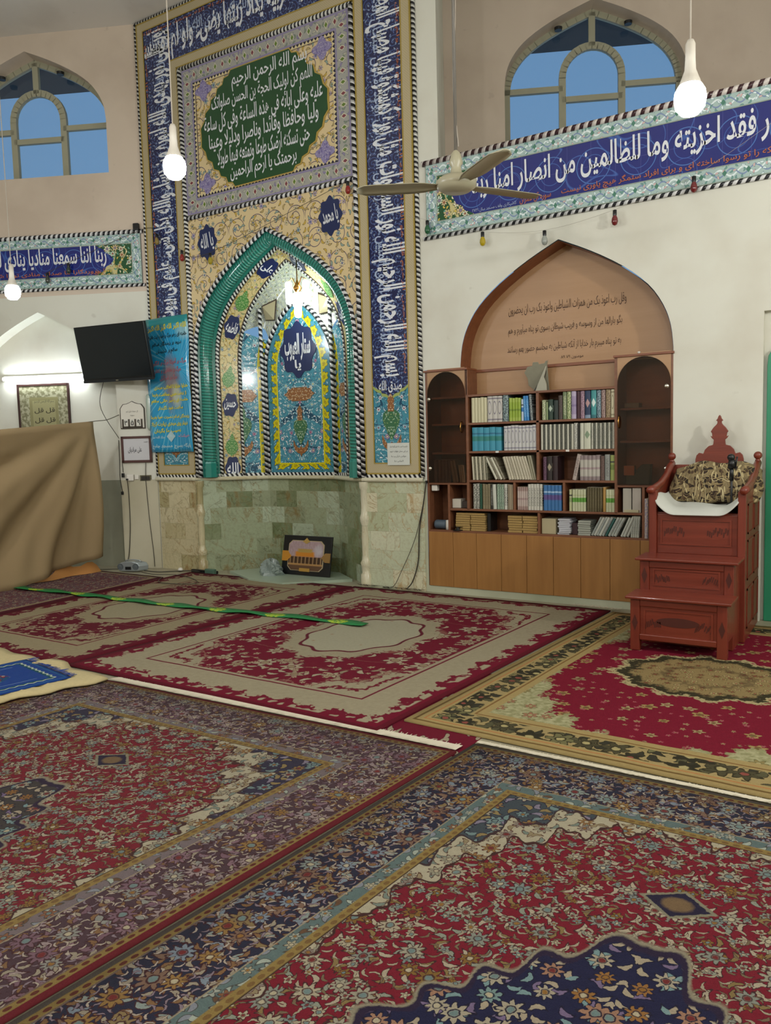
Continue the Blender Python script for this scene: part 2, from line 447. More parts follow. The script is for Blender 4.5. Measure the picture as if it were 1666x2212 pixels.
def m_turq(name, base, a, b, c3, sc=9.):
    M = Mat(name); u, v, _ = M.co('UV'); c = hx(base)
    au = M.abs(u)
    c = M.mix(M.noise(u, v, sc=3.)*.8, c, hx(a))
    c = vines(M, c, au, v, 1.8, .05, hx('#1d4a66')); c = vines(M, c, au, v, 1.8, .018, hx('#a8d3dc'), 3.)
    c = leaves(M, c, au, v, sc*1.7, .30, .10, [hx(b), hx(c3), hx('#e3eef0')], hx('#123c58')); c = leaves(M, c, au, v, sc*2.6, .36, .14, [hx('#7fb0c0'), hx('#c4dde2'), hx('#4a7f98')], hx('#1a4560'), ph=.6)
    c = flower(M, c, au, v, sc, .26, 6, [hx(b), hx('#b58fae'), hx(c3), hx('#dfe9ec')], hx('#14405e'), [hx('#a04a5a'), hx('#e8e2a0')], keep=.7)
    return M.done(c, .15, coat=.5)
TURQ = m_turq('turquoise_floral_tile', '#35869e', '#5a9fb2', '#9fd0dc', '#6fb2c6')
def m_cream(name, base, vine_c, sc, leafc, p=.26, fl=None):
    M = Mat(name); u, v, _ = M.co('UV'); c = hx(base)
    c = M.mix(M.noise(u, v, sc=2.5)*.5, c, hx('#dcc48e'))
    c = scroll(M, c, u, v, p, .055, hx(vine_c), None)
    c = leaves(M, c, u, v, sc*1.6, .30, .12, [hx(q) for q in leafc], hx('#4d4130'))
    c = flower(M, c, u, v, sc, .22, 6, fl or [hx('#9fb7b2'), hx('#c2b072'), hx('#b9a9c4'), hx('#e0d6b8')], hx('#3d3648'), [hx('#8a7a2e'), hx('#5a6aa0')], keep=.75)
    return M.done(c, .2, coat=.4)
CREAM = m_cream('cream_scroll_tile', '#dcc79c', '#3a3560', 8., ['#c9a94e', '#8fa39a', '#b7a06a'])
BEIGE = m_cream('beige_scroll_tile', '#cdbf8a', '#7a6a34', 12., ['#b89a3e', '#9cae7e', '#d8cfa0'], p=.17)
PALE = m_cream('pale_vault_tile', '#dfe4d2', '#56695e', 14., ['#c9b35a', '#9fb4a6', '#e8ecdc'], p=.1, fl=[hx('#dfe8e0'), hx('#b8c4b4'), hx('#c9b877')])
def m_net():
    M = Mat('vault_net_tile'); u, v, _ = M.co('UV')
    a = M.fract((u+v*.8)/.09); b = M.fract((u-v*.8)/.09)
    c = hx('#c9cfba'); w = M.max(M.lt(M.abs(a-.5), .14, .06), M.lt(M.abs(b-.5), .14, .06))
    st = M.m('GREATER_THAN', M.fract((u*2.+v)/.03), .5)
    c = flower(M, c, u, v, 20., .3, 5, [hx('#d5dccb'), hx('#8ea59a'), hx('#c7b97e')], hx('#3c4a48'), [hx('#a79040')])
    c = M.mix(w, c, M.mix(st, hx('#e4e7e0'), hx('#5a6c6a')))
    return M.done(c, .2, bump=w, bs=.3, coat=.4)
NET = m_net()
def m_lilac():
    M = Mat('lilac_medallion_border_tile'); u, v, _ = M.co('UV'); c = hx('#a3a39c')
    c = leaves(M, c, u, v, 16., .3, .14, [hx('#7d8c78'), hx('#8b81a4'), hx('#b9b7a4')], hx('#6a6f74'))
    # dots along the centre line of the band, every 0.11 m
    lu = (M.fract(u/.105)-.5)*.105; d = M.abs(lu)/.018+M.abs(v-.082)/.028
    k = M.fract(M.floor(u/.105)*.5)
    c = M.mix(M.lt(d, 1.5, .2), c, hx('#cfcab4')); c = M.mix(M.lt(d, 1., .15), c, M.mix(M.lt(k, .3, .01), hx('#7a3b46'), hx('#5f7a2e')))
    c = M.mix(M.lt(M.abs(M.abs(v-.082)-.07), .008, .004), c, hx('#8c83a8'))
    return M.done(c, .2, coat=.4)
LILAC = m_lilac()
def m_zig():
    M = Mat('zigzag_tile'); u, v, _ = M.co('UV')
    w = M.abs(M.fract(u/.045)-.5)*.045*1.3
    return M.done(M.mix(M.lt(v, w, .004), hx('#d8c99b'), hx('#2c2740')), .25)
ZIG = m_zig()
def m_bandborder():
    M = Mat('pale_blue_vine_border_tile'); u, v, _ = M.co('UV'); c = hx('#a8c0bd')
    w = M.sin(u*38.)*.026
    c = M.mix(M.lt(M.abs(v-.06-w), .007, .004), c, hx('#e2eff0')); c = M.mix(M.lt(M.abs(v-.06+w), .006, .004), c, hx('#7b8fb4'))
    c = leaves(M, c, u, v, 24., .3, .14, [hx('#dfeef0'), hx('#6d9a90'), hx('#d8b7b4')], hx('#5a7d86'))
    lu = (M.fract(u/.165)-.5)*.165
    c = M.mix(M.lt(M.abs(lu)/.018+M.abs(v-.06)/.024, 1., .2), c, hx('#4b7f6d'))
    c = M.mix(M.lt(M.min(v, .12-v), .008, .004), c, hx('#8f9c90'))
    return M.done(c, .18, coat=.4)
BBORD = m_bandborder()
M = Mat('green_corner_flower_tile'); u, v, _ = M.co('UV'); c = hx('#1f5330')
c = vines(M, c, u, v, 3., .05, hx('#c9c089')); c = leaves(M, c, u, v, 22., .34, .15, [hx('#d8c15a'), hx('#6fb09a'), hx('#e6e3b8')], hx('#173a22'))
c = flower(M, c, u, v, 9., .34, 7, [hx('#e8e6d0'), hx('#d9c39a'), hx('#cfe0d0')], hx('#3a4a2a'), [hx('#9a5236'), hx('#8a7a9a')])
GRNFL = M.done(c, .18, coat=.4)
GREEN = plain('dark_green_tile', '#1c4a26', .2, nz=.15, sc=6, coat=.4)
COBALT = plain('cobalt_tile', '#1f2c58', .15, coat=.5)
LETTER = plain('white_lettering', '#dfe3e9', .25)
LETTERB = plain('pale_blue_lettering', '#a9b9d6', .25)
ORANGE = plain('orange_lettering', '#b4683e', .4)
YELT = None
def m_yel():
    M = Mat('yellow_flower_border_tile'); u, v, _ = M.co('UV')     # v across the band, 0 at the yellow line
    c = hx('#3f8298'); c = leaves(M, c, u, v, 20., .3, .12, [hx('#9ed0dc'), hx('#2b7a68')], hx('#175068'))
    lu = (M.fract(u/.125)-.5)*.125
    r = M.hyp(lu, v-.03); th = M.atan2(v-.03, lu)
    e = .050*(.86+.14*M.cos(th*6.))
    c = M.mix(M.lt(r, e+.006, .003), c, hx('#5a5210')); c = M.mix(M.lt(r, e, .004), c, hx('#cfc516'))
    c = M.mix(M.band(r, .013, .018, .003), c, hx('#7a6a10')); c = M.mix(M.lt(r, .006, .003), c, hx('#6a3a2a'))
    c = M.mix(M.lt(v, .017, .002), c, hx('#d2c81c'))
    return M.done(c, .16, coat=.5)
YELB = m_yel()
def m_relief(name, base, a, b, dark, sc=16.):
    M = Mat(name); u, v, _ = M.co('UV'); au = M.abs(u); c = hx(base)
    c = leaves(M, c, au, v, sc*2.2, .36, .15, [hx(a), hx(b), hx(a)], hx(dark)); c = flower(M, c, au, v, sc*1.6, .26, 6, [hx(a), hx(b)], hx(dark), [hx('#e0dcb8'), hx(base)], keep=.7)
    return M.done(c, .2, coat=.5)
VASEG = m_relief('green_vase_tile', '#3a6e4c', '#a9cbb0', '#86a870', '#1d3c2a')
ORTILE = m_relief('orange_ornament_tile', '#8f5f3a', '#dcc09a', '#c08e58', '#57341f')
LIMEG = m_relief('green_drop_tile', '#4f8a48', '#b6d392', '#94ba78', '#2a5230', 26.)

def m_wood(name, base, dark, sc=1., rough=.4, axis='z', coat=.0):
    M = Mat(name); x, y, z = M.co('Object')
    a, b = (x, z) if axis == 'z' else (z, x)
    n = M.noise(a*9.*sc, y*9.*sc, b*.7*sc, sc=2.2, det=4., dist=.4); n2 = M.noise(a*60., y*60., b*3., sc=2., det=2.)
    c = M.mix(M.lt(.5, n, .35)*.7, hx(base), hx(dark)); c = M.mix(n2*.3, c, hx(dark))
    return M.done(c, rough, bump=n2, bs=.05, coat=coat)
W_SHELF = m_wood('shelf_veneer', '#835539', '#6b412b', axis='x')
W_DOOR = m_wood('cupboard_door_veneer', '#a4753f', '#926433')
W_BACK = m_wood('niche_veneer', '#b08a64', '#a37c54', sc=.5, axis='x')
W_DARK = m_wood('arch_lining_veneer', '#8a5232', '#6c3b22', axis='x')
W_RED = m_wood('red_stained_wood', '#813624', '#662616', axis='x', rough=.38, coat=.15)
W_RED2 = m_wood('red_stained_wood_vertical', '#7f3524', '#642516', rough=.38, coat=.15)
W_CARVE = plain('carved_dark_stain', '#4a1c12', .5)
GLASS_T = bpy.data.materials.new('smoked_glass'); GLASS_T.use_nodes = True
nt = GLASS_T.node_tree; nt.nodes.clear()
o_ = nt.nodes.new('ShaderNodeOutputMaterial'); mx = nt.nodes.new('ShaderNodeMixShader'); tr = nt.nodes.new('ShaderNodeBsdfTransparent'); gl = nt.nodes.new('ShaderNodeBsdfGlossy'); fr = nt.nodes.new('ShaderNodeFresnel')
tr.inputs[0].default_value = (.78, .66, .58, 1); gl.inputs['Roughness'].default_value = .04; fr.inputs[0].default_value = 1.5
nt.links.new(fr.outputs[0], mx.inputs[0]); nt.links.new(tr.outputs[0], mx.inputs[1]); nt.links.new(gl.outputs[0], mx.inputs[2]); nt.links.new(mx.outputs[0], o_.inputs[0])
GLASS_C = GLASS_T.copy(); GLASS_C.name = 'window_glass'
for n_ in GLASS_C.node_tree.nodes:
    if n_.type == 'BSDF_TRANSPARENT': n_.inputs[0].default_value = (.9, .93, .95, 1)
CHROME = plain('polished_metal', '#d8d4c8', .15, metal=1.)
BRASS = plain('brass', '#b98a4a', .25, metal=1.)
FRAME_W = plain('window_frame_paint', '#a3a28c', .45)
BLACK = plain('black_plastic', '#101214', .35)
SCREEN = plain('dark_screen', '#0a141c', .12, coat=.3)
WHITE = plain('white_plastic', '#dedad0', .4)
CABLE = plain('dark_cable', '#3a362c', .5)
def m_cloth(name, col, sc=260., rough=.85, nz=.1, **k):
    M = Mat(name); x, y, z = M.co('Object'); n = M.noise(x, y, z, sc=sc, det=1.); n2 = M.noise(x, y, z, sc=3., det=3.)
    c = hx(col); d = tuple(a*(1-nz*2) for a in c[:3])+(1,)
    return M.done(M.mix(n*.5+n2*.4, c, d), rough, bump=n, bs=.15, bd=.003, **k)
CURT = m_cloth('tan_curtain_cloth', '#9a835f'); ORCL = m_cloth('orange_cloth', '#b98043'); TOWEL = m_cloth('white_fleece', '#c9cbc3', 120., nz=.06); MAT_B = m_cloth('cream_mat_cloth', '#c9b98a', 60., nz=.16)
FRINGE = m_cloth('cream_fringe_yarn', '#d8cfb8', 90.); FRINGE_D = m_cloth('dark_fringe_yarn', '#3c1c22', 90.)
def m_emit(name, col, st):
    m = bpy.data.materials.new(name); m.use_nodes = True; t = m.node_tree; t.nodes.clear()
    o = t.nodes.new('ShaderNodeOutputMaterial'); e = t.nodes.new('ShaderNodeEmission'); e.inputs[0].default_value = hx(col); e.inputs[1].default_value = st
    t.links.new(e.outputs[0], o.inputs[0]); return m

# ------------------------------------------------------------------ rug patterns (uv in metres, centre of the rug at 0, 0)
def rug_base(M, W, L):
    u, v, _ = M.co('UV')
    a = W/2-M.abs(u); b = L/2-M.abs(v)
    e = M.min(a, b); sw = M.m('LESS_THAN', a, b)
    t = v*sw+u*(1.-sw)
    return u, v, e, t
def pile(M, c, u, v, amt=.22):
    c = M.mix(.12, c, (0, 0, 0, 1))
    n = M.noise(u, v, sc=260., det=1.); n2 = M.noise(u, v, sc=45., det=2.)
    k = (n-.5)*amt*1.6+(n2-.5)*amt
    g = M.mix(M.m('ADD', .5+k, 0., clamp=True), (0, 0, 0, 1), (1, 1, 1, 1))
    x = M.nt.nodes.new('ShaderNodeMix'); x.data_type = 'RGBA'; x.blend_type = 'OVERLAY'; x.inputs[0].default_value = .5
    M.link(c, x.inputs[6]); M.link(g, x.inputs[7])
    return S(M, x.outputs[2]), n
def warp(M, u, v, a=.006, sc=9.):
    return u+(M.noise(u, v, 1., sc=sc)-.5)*a, v+(M.noise(u, v, 7., sc=sc)-.5)*a

def rug_isfahan(name, W, L, border, bpal, band2, field='#701526', med='#1d2140', selv=None, gold='#85703f', spand='#2c2c40', ivory='#a59e86', muted=0., mr=(.5, .66)):
    pal = [hx('#938e7b'), hx('#7d8176'), hx('#7a5c2c'), hx('#a0977f'), hx('#75807a')]
    dk = hx('#3a1e22'); cen = [hx('#86602c'), hx('#a89f84'), hx('#6a2828'), hx('#667a78')]
    out = []
    for zone in 'BFM':
        M = Mat(name+{'B': '_border', 'F': '_field', 'M': '_medallion'}[zone]); u, v, e, t = rug_base(M, W, L)
        uw, vw = warp(M, u, v, .012, 7.); uw, vw = warp(M, uw, vw, .012, 75.)
        au, av = M.abs(uw), M.abs(vw)
        if zone == 'B':
            dot = (M.fract(t/.036)-.5)
            def guard(c, lo, hi, col, dcol):
                c = M.mix(M.lt(e, hi, .004), c, hx(col))
                m_ = (lo+hi)/2; w = (hi-lo)/2
                return M.mix(M.lt(dot*dot*9.+((e-m_)/w)*((e-m_)/w)*3., 1., .4), c, hx(dcol))
            c = guard(hx('#3a2a20'), .376, .404, gold, '#6f5530')
            b2 = hx(band2); b2 = leaves(M, b2, u, v, 20., .38, .17, [hx('#98a194'), hx('#5f4632'), hx('#7c8088')], hx('#454742')); b2 = flower(M, b2, u, v, 14., .3, 6, [hx('#92978a'), hx('#7c543a'), hx('#9c957c')], hx('#3f3c3c'), cen)
            c = M.mix(M.lt(e, .372, .004), c, b2); c = M.mix(M.band(e, .316, .321, .003), c, hx('#93856c'))
            bb = hx(border); bb = leaves(M, bb, uw, vw, 16., .42, .17, [hx(q_) for q_ in bpal], dk); bb = leaves(M, bb, uw, vw, 23., .40, .15, [hx('#8f8674'), hx('#775a3c')], dk, ph=.5)
            bb = leaves(M, bb, uw, vw, 31., .44, .10, [hx('#a3988a'), hx('#7c6f78')], dk, ph=.2)
            bb = flower(M, bb, uw, vw, 8.4, .33, 9, [hx(q_) for q_ in bpal]+[hx('#86693c')], dk, cen, ph=.45)
            c = M.mix(M.lt(e, .316, .004), c, bb)
            c = M.mix(M.band(e, .046, .052, .003), c, hx('#6a5a52')); c = guard(c, .022, .046, gold, '#5a2c22')
            c = M.mix(M.lt(e, .020, .003), c, hx(selv or '#3a2a2c'))
        else:
            c = hx(field)
            c = leaves(M, c, au, av, 18., .40, .13, [hx('#a39882'), hx('#7d6a42'), hx('#828778')], dk); c = leaves(M, c, au, av, 27., .44, .10, [hx('#9a8f78'), hx('#6f5f48')], dk, ph=.8)
            c = flower(M, c, au, av, 18., .28, 5, pal, dk, cen, keep=.8, ph=.37)
            c = flower(M, c, au, av, 8.6, .27, 8, pal, dk, cen, ph=.1)
            if zone == 'M':
                th = M.atan2(vw/.66, uw/.58)
                q = (M.abs(uw)/mr[0])**1.2+(M.abs(vw)/mr[1])**1.2; q = q*(1.+.07*M.cos(th*20.))
                mc = hx(med)
                mc = leaves(M, mc, au, av, 20., .40, .17, [hx('#9c907a'), hx('#6f607c'), hx('#6f8a8a')], hx('#14162c'))
                mc = flower(M, mc, au, av, 10.5, .36, 8, [hx('#94705a'), hx('#9c937e'), hx('#6f8884'), hx('#8a6234')], hx('#14162c'), cen, ph=.6)
                c = M.mix(M.lt(q, 1.075, .03), c, hx('#857e6a')); c = M.mix(M.lt(q, 1.04, .02), c, hx('#241c34')); c = M.mix(M.lt(q, .98, .02), c, mc)
            else:
                p = M.abs(uw)/.095+M.abs(M.abs(vw)-.93)/.068
                c = M.mix(M.lt(p, 1.25, .06), c, hx('#7c7864')); c = M.mix(M.lt(p, 1.05, .06), c, hx('#1f1d34')); c = M.mix(M.lt(M.hyp(uw/1.2, M.abs(vw)-.93), .038, .012), c, hx('#6f5a40'))
                A_ = W/2-.40; B_ = L/2-.40
                th2 = M.atan2(v/B_, u/A_)
                s = (M.abs(u)/A_)**2.3+(M.abs(v)/B_)**2.3
                s = s*(1.+.08*M.cos(th2*36.)+.035*M.cos(th2*84.))+(M.noise(u, v, 3., sc=22., det=1.)-.5)*.12
                sp = hx(spand); sp = leaves(M, sp, au, av, 18., .42, .19, [hx('#6a807e'), hx('#86744c'), hx('#7c7484')], hx('#221c30')); sp = flower(M, sp, au, av, 11., .34, 7, [hx('#6f8684'), hx('#86683e'), hx('#948c78')], hx('#221c30'), cen, ph=.8)
                iv = hx(ivory); iv = leaves(M, iv, au, av, 18., .36, .14, [hx('#86785c'), hx('#6f7c72')], hx('#54382c')); iv = flower(M, iv, au, av, 11.5, .34, 8, [hx('#86663c'), hx('#7f746a'), hx('#8c8a76')], hx('#4a2a26'), cen, ph=.2)
                c = M.mix(M.lt(.97, s, .01), c, hx('#3d2422')); c = M.mix(M.lt(1., s, .01), c, iv); c = M.mix(M.lt(1.27, s, .012), c, hx('#3a2a2c')); c = M.mix(M.lt(1.31, s, .012), c, sp)
        c = M.mix(.09+muted, c, hx('#564844'))
        c, n = pile(M, c, u, v, .30)
        out.append(M.done(c, .9, spec=.12, bump=n, bs=.5, bd=.006))
    return out

def rug_ivory(name, W, L, red='#6b1429', ivory='#a39a80', med='#a5a18a'):
    M = Mat(name); u, v, e, t = rug_base(M, W, L); uw, vw = warp(M, u, v, .03, 10.); uw, vw = warp(M, uw, vw, .014, 70.)
    n3 = M.noise(u, v, sc=26., det=3.)
    iv = M.mix(n3*.55, hx(ivory), hx('#82775f')); rd = hx(red)
    au, av = M.abs(uw), M.abs(vw)
    c = rd; c = vines(M, c, au, av, 1.1, .010, hx('#8f6a5a'))
    c = leaves(M, c, au, av, 9., .34, .14, [hx(ivory), hx('#8f8068')], hx('#5a1c2a'), keep=.55); c = flower(M, c, au, av, 4.2, .30, 6, [hx(ivory), hx('#978a70')], hx('#6a3038'), [hx('#8f8062')], keep=.9, ph=.3)
    c = flower(M, c, au, av, 8.5, .2, 5, [hx('#a8997c')], hx('#6a2a34'), [hx('#8d7a5c')], keep=.5, ph=.9)
    # medallion
    th = M.atan2(vw/.5, uw/.36)
    q = M.sqrt((u/.38)*(u/.38)+(v/.52)*(v/.52)); qs = q*(1.+.045*M.cos(th*10.))
    c = M.mix(M.lt(qs+(n3-.5)*.42, 1.32, .05), c, iv); c = M.mix(M.lt(qs, 1.04, .02), c, hx('#5e1a2a')); c = M.mix(M.lt(qs, .98, .02), c, M.mix(n3*.35, hx(med), hx('#9c957c')))
    c = flower(M, c, u, v, 7., .10, 6, [hx('#a58f74')], hx('#9a8a70'), [hx('#8a6a54')], keep=.12)
    # corner scrolls
    A_ = W/2-.36; B_ = L/2-.36
    th2 = M.atan2(v/B_, u/A_)
    s = (M.abs(u)/A_)**2.2+(M.abs(v)/B_)**2.2; s = s*(1.+.09*M.cos(th2*20.))+(n3-.5)*.34
    c = M.mix(M.lt(1.12, s, .03), c, iv); c = M.mix(M.band(s, 1.32, 1.42, .03), c, rd); c = M.mix(M.band(s, 1.02, 1.06, .02)*.8, c, hx('#8f6a5c'))
    # border
    w = .014*M.sin(t*15.)+.012*M.sin(t*37.)+(n3-.5)*.09
    c = M.mix(M.lt(e, .40, .006), c, iv); c = M.mix(M.band(e, .355, .372, .004), c, hx('#6a1c2e'))
    c = flower(M, c, u, v, 999., .0, 5, [hx(ivory)], rd, [rd]) if False else c
    c = M.mix(M.lt(e, .135+w*1.6, .006), c, rd); c = M.mix(M.lt(e-.055, w*.8-.0, .006)*0.+M.band(e, .062, .112, .01)*M.lt(.53, M.noise(u, v, sc=13., det=1.), .03), c, iv)
    c = M.mix(M.lt(e, .030, .004), c, hx('#5c1624'))
    c, n = pile(M, c, u, v, .2)
    return M.done(c, .9, spec=.15, bump=n, bs=.4, bd=.006)

def rug_gold(name, W, L):
    M = Mat(name); u, v, e, t = rug_base(M, W, L); uw, vw = warp(M, u, v, .03, 12.); uw, vw = warp(M, uw, vw, .014, 70.)
    n3 = M.noise(u, v, sc=30., det=3.); au, av = M.abs(uw), M.abs(vw)
    gold = hx('#9c8a5e'); dk = hx('#35301f')
    c = hx('#741229')
    c = flower(M, c, au, av, 6., .24, 5, [hx('#9a8352'), hx('#8f7d5c'), hx('#a09066')], hx('#6b1a28'), [hx('#6a5a34')], keep=.7)
    c = flower(M, c, au, av, 12., .2, 5, [hx('#a0545c'), hx('#9a8060')], hx('#76122c'), [hx('#8a7a50')], keep=.5, ph=.4)
    th = M.atan2(vw, uw)
    q = M.sqrt((u/.50)*(u/.50)+(v/.42)*(v/.42))*(1.+.06*M.cos(th*12.))+(n3-.5)*.34
    md = hx('#8c7850'); md = flower(M, md, u, v, 16., .34, 6, [hx('#b0a070'), hx('#7a5a3a'), hx('#9c8c5c')], hx('#4a3a24'), [hx('#8a3a34')])
    c = M.mix(M.lt(q, 1.08, .03), c, hx('#a99c72')); c = M.mix(M.lt(q, 1.0, .03), c, dk); c = M.mix(M.lt(q, .84, .08), c, md); c = M.mix(M.band(q, .42, .52, .08)*.6, c, hx('#4c3c28'))
    A_ = W/2-.30; B_ = L/2-.30; th2 = M.atan2(v/B_, u/A_)
    s = (M.abs(u)/A_)**2.+(M.abs(v)/B_)**2.; s = s*(1.+.08*M.cos(th2*24.))+(n3-.5)*.45
    iv = M.mix(M.lt(.5, n3, .2), hx('#aaa680'), hx('#8c8a62')); iv = flower(M, iv, u, v, 7., .26, 6, [hx('#9a6a54'), hx('#8a7c50')], hx('#6a6440'), [hx('#a89c70')], keep=.5)
    c = M.mix(M.lt(1.05, s, .04), c, iv)
    bb = gold; bb = leaves(M, bb, uw, vw, 12., .48, .22, [hx('#37352a'), hx('#55523a')], dk, ph=.3); bb = flower(M, bb, uw, vw, 7., .46, 6, [hx('#2f2c20'), hx('#6e6a48'), hx('#4a4530')], dk, [hx('#8a4a40'), hx('#a89c6c')], rnd=.7)
    c = M.mix(M.lt(e, .32, .006), c, hx('#a08c5c')); c = M.mix(M.band(e, .10, .245, .008), c, bb); c = M.mix(M.band(e, .262, .274, .004), c, hx('#7c5c34'))
    c = M.mix(M.band(e, .03, .045, .004), c, hx('#6c5530')); c = M.mix(M.band(e, .07, .082, .004), c, hx('#a9764a'))
    c, n = pile(M, c, u, v, .25)
    return M.done(c, .9, spec=.15, bump=n, bs=.4, bd=.006)

def rug_under(name, W, L):
    M = Mat(name); u, v, e, t = rug_base(M, W, L); c = leaves(M, hx('#6b1429'), u, v, 7., .34, .16, [hx('#9c9178')], hx('#5a1c2a'), keep=.4)
    c, n = pile(M, c, u, v); return M.done(c, .9, spec=.15, bump=n, bs=.4)
def rug_small(name, W, L):
    M = Mat(name); u, v, e, t = rug_base(M, W, L); c = hx('#6a4a4e')
    c = leaves(M, c, u, v, 18., .36, .15, [hx('#a08f7c'), hx('#7c2a38'), hx('#8a8576')], hx('#3c2228')); c = flower(M, c, u, v, 11., .3, 6, [hx('#a3937c'), hx('#7a6a6e')], hx('#3c2228'), [hx('#8a3a40')])
    c = M.mix(M.lt(e, .10, .004), c, hx('#8d7f62')); c = M.mix(M.lt(e, .05, .004), c, hx('#4d2028'))
    c, n = pile(M, c, u, v); return M.done(c, .9, spec=.15, bump=n, bs=.4)
def rug_prayer(name, W, L):
    M = Mat(name); u, v, e, t = rug_base(M, W, L); c = hx('#1b3a86')
    c = M.mix(M.noise(u, v, sc=14.)*.4, c, hx('#1a4f86'))
    q = M.hyp(u/.9, (v-.1)/1.4)
    c = M.mix(M.lt(q, .13, .02), c, flower(M, hx('#1d4a70'), u, v, 12., .5, 6, [hx('#8a2a3c'), hx('#5a8a70'), hx('#9aa08c')], hx('#142a52'), [hx('#b0a890')]))
    c = M.mix(M.band(M.abs(u), .20, .207, .003)*M.lt(M.abs(v), L/2-.16, .01), c, hx('#6d86b0'))
    z = M.abs(M.fract(t/.06)-.5)*.03
    c = M.mix(M.band(e, .075, .10, .004), c, hx('#174a5a')); c = M.mix(M.band(e-z, .060, .074, .004), c, hx('#a9b8a4'))
    c = M.mix(M.band(e, .022, .03, .003), c, hx('#2a6a90'))
    c, n = pile(M, c, u, v, .15); return M.done(c, .85, spec=.2, bump=n, bs=.3)
# ------------------------------------------------------------------ the room shell
HC = 6.294
def st(mb, name, mat, **k): return mb.build(name, mat, org=(0, 0, 0), kind='structure', **k)
st(MB(uv=lambda x, y, z: (x, y)).face([(-11,-14,0),(9,-14,0),(9,7,0),(-11,-2,0)]), 'floor', plain('floor_mosaic', '#9a937c', .5, nz=.15, sc=30))
st(MB(uv=lambda x, y, z: (x, y)).face([(-11,-14,HC),(9,-14,HC),(9,(9-OFX)*SF/CF,HC),(-11,(-11-OFX)*SF/CF,HC)]), 'ceiling', CEIL)
wl = MB()
wall_cut(wl, -3.70, 0., 0, HC, [(-1.86, 1.12, 0, 2.46, 1.26)])
wl.face([(0,0,2.112),(.19,0,2.112),(.19,0,HC),(0,0,HC)]); wl.face([(.19,0,2.112),(.377,0,2.112),(.377,0,4),(.19,0,4)])
wall_cut(wl, .377, 2.253, 2.112, 4., [(1.315, .938, 2.112, 2.14, .975)])
wl.face([(2.253,0,0),(2.90,0,0),(2.90,0,4),(2.253,0,4)])
wl.face([(2.90,0,2.35),(8,0,2.35),(8,0,4),(2.90,0,4)]); wl.face([(2.90,0,0),(2.90,.06,0),(2.90,.06,2.35),(2.90,0,2.35)])
wl.face([(2.90,.06,0),(8,.06,0),(8,.06,2.35),(2.90,.06,2.35)]); wl.face([(2.90,0,2.35),(2.90,.06,2.35),(8,.06,2.35),(8,0,2.35)])
def yF(x): return (x-OFX)*SF/CF
kx, ky = TF(3.52, 0, 0)[:2]
wl.face([(.19,0,4),(8,0,4),(8,yF(8),4),(kx,ky,4)]); wl.face([(.19,0,4),(kx,ky,4),(kx,ky,HC),(.19,0,HC)])
st(wl, 'wall_right', WALL)
WINS = [(-1.37, .96, 4.68, 5.28, .83), (5.14, .96, 4.68, 5.28, .83)]
wf = MB(T=TF)
wall_cut(wf, -8., 0., 3.3, HC, WINS[:1]); wall_cut(wf, 0., 13., 3.3, HC, WINS[1:])
kf = len(wf.f)
wall_cut(wf, -8., 0., 0., 3.3, [(-1.41, .94, 0., 2.14, .975)])
wf.mi = [1 if i < kf else 0 for i in range(len(wf.mi))]
st(wf, 'wall_back', [WALL, WALL_UP])
rv = MB(T=TF)
for w in WINS: reveal(rv, *w, 0., .26)
st(rv, 'trim_14', WALL_UP); rv = MB(T=TF)
reveal(rv, -1.41, .94, 0., 2.14, .975, 0., .2, bottom=False)
for w in ((-1.41, .94, 0., 2.14, .975),):
    P_ = arch(w[0], w[1], w[3], w[4]); rv.face([(w[0]-w[1], .2, 0)]+[(x, .2, z) for x, z in P_]+[(w[0]+w[1], .2, 0)])
st(rv, 'trim_1', WALL)
# dado stone along wall F, inside its niche and round the corner
dd = MB(T=TF)
dd.box(-.47, -.005, -.012, 0, 0, 1.075); dd.box(-8, -2.35, -.012, 0, 0, 1.075)
st(dd, 'trim_2', DADO)
st(MB(T=TF).box(-2.345, -.475, .188, .2, 0, 1.07), 'trim_3', DADO_G)
st(MB().box(.0, 2.253, -.004, .30, 0, .064), 'trim_4', SKIRT)
st(MB().box(-.035, .0, -.004, .0, 0, 1.07), 'trim_5', SKIRT)
# the other walls of the hall, behind and beside the camera
st(MB().face([(-11,-14,0),(9,-14,0),(9,-14,HC),(-11,-14,HC)]), 'wall_front', WALL)
st(MB().face([(8,-14,0),(8,5.4,0),(8,5.4,HC),(8,-14,HC)]), 'wall_side', WALL)
st(MB().face([(-10.9,-14,0),(-10.9,0,0),(-10.9,0,HC),(-10.9,-14,HC)]), 'wall_left', WALL)

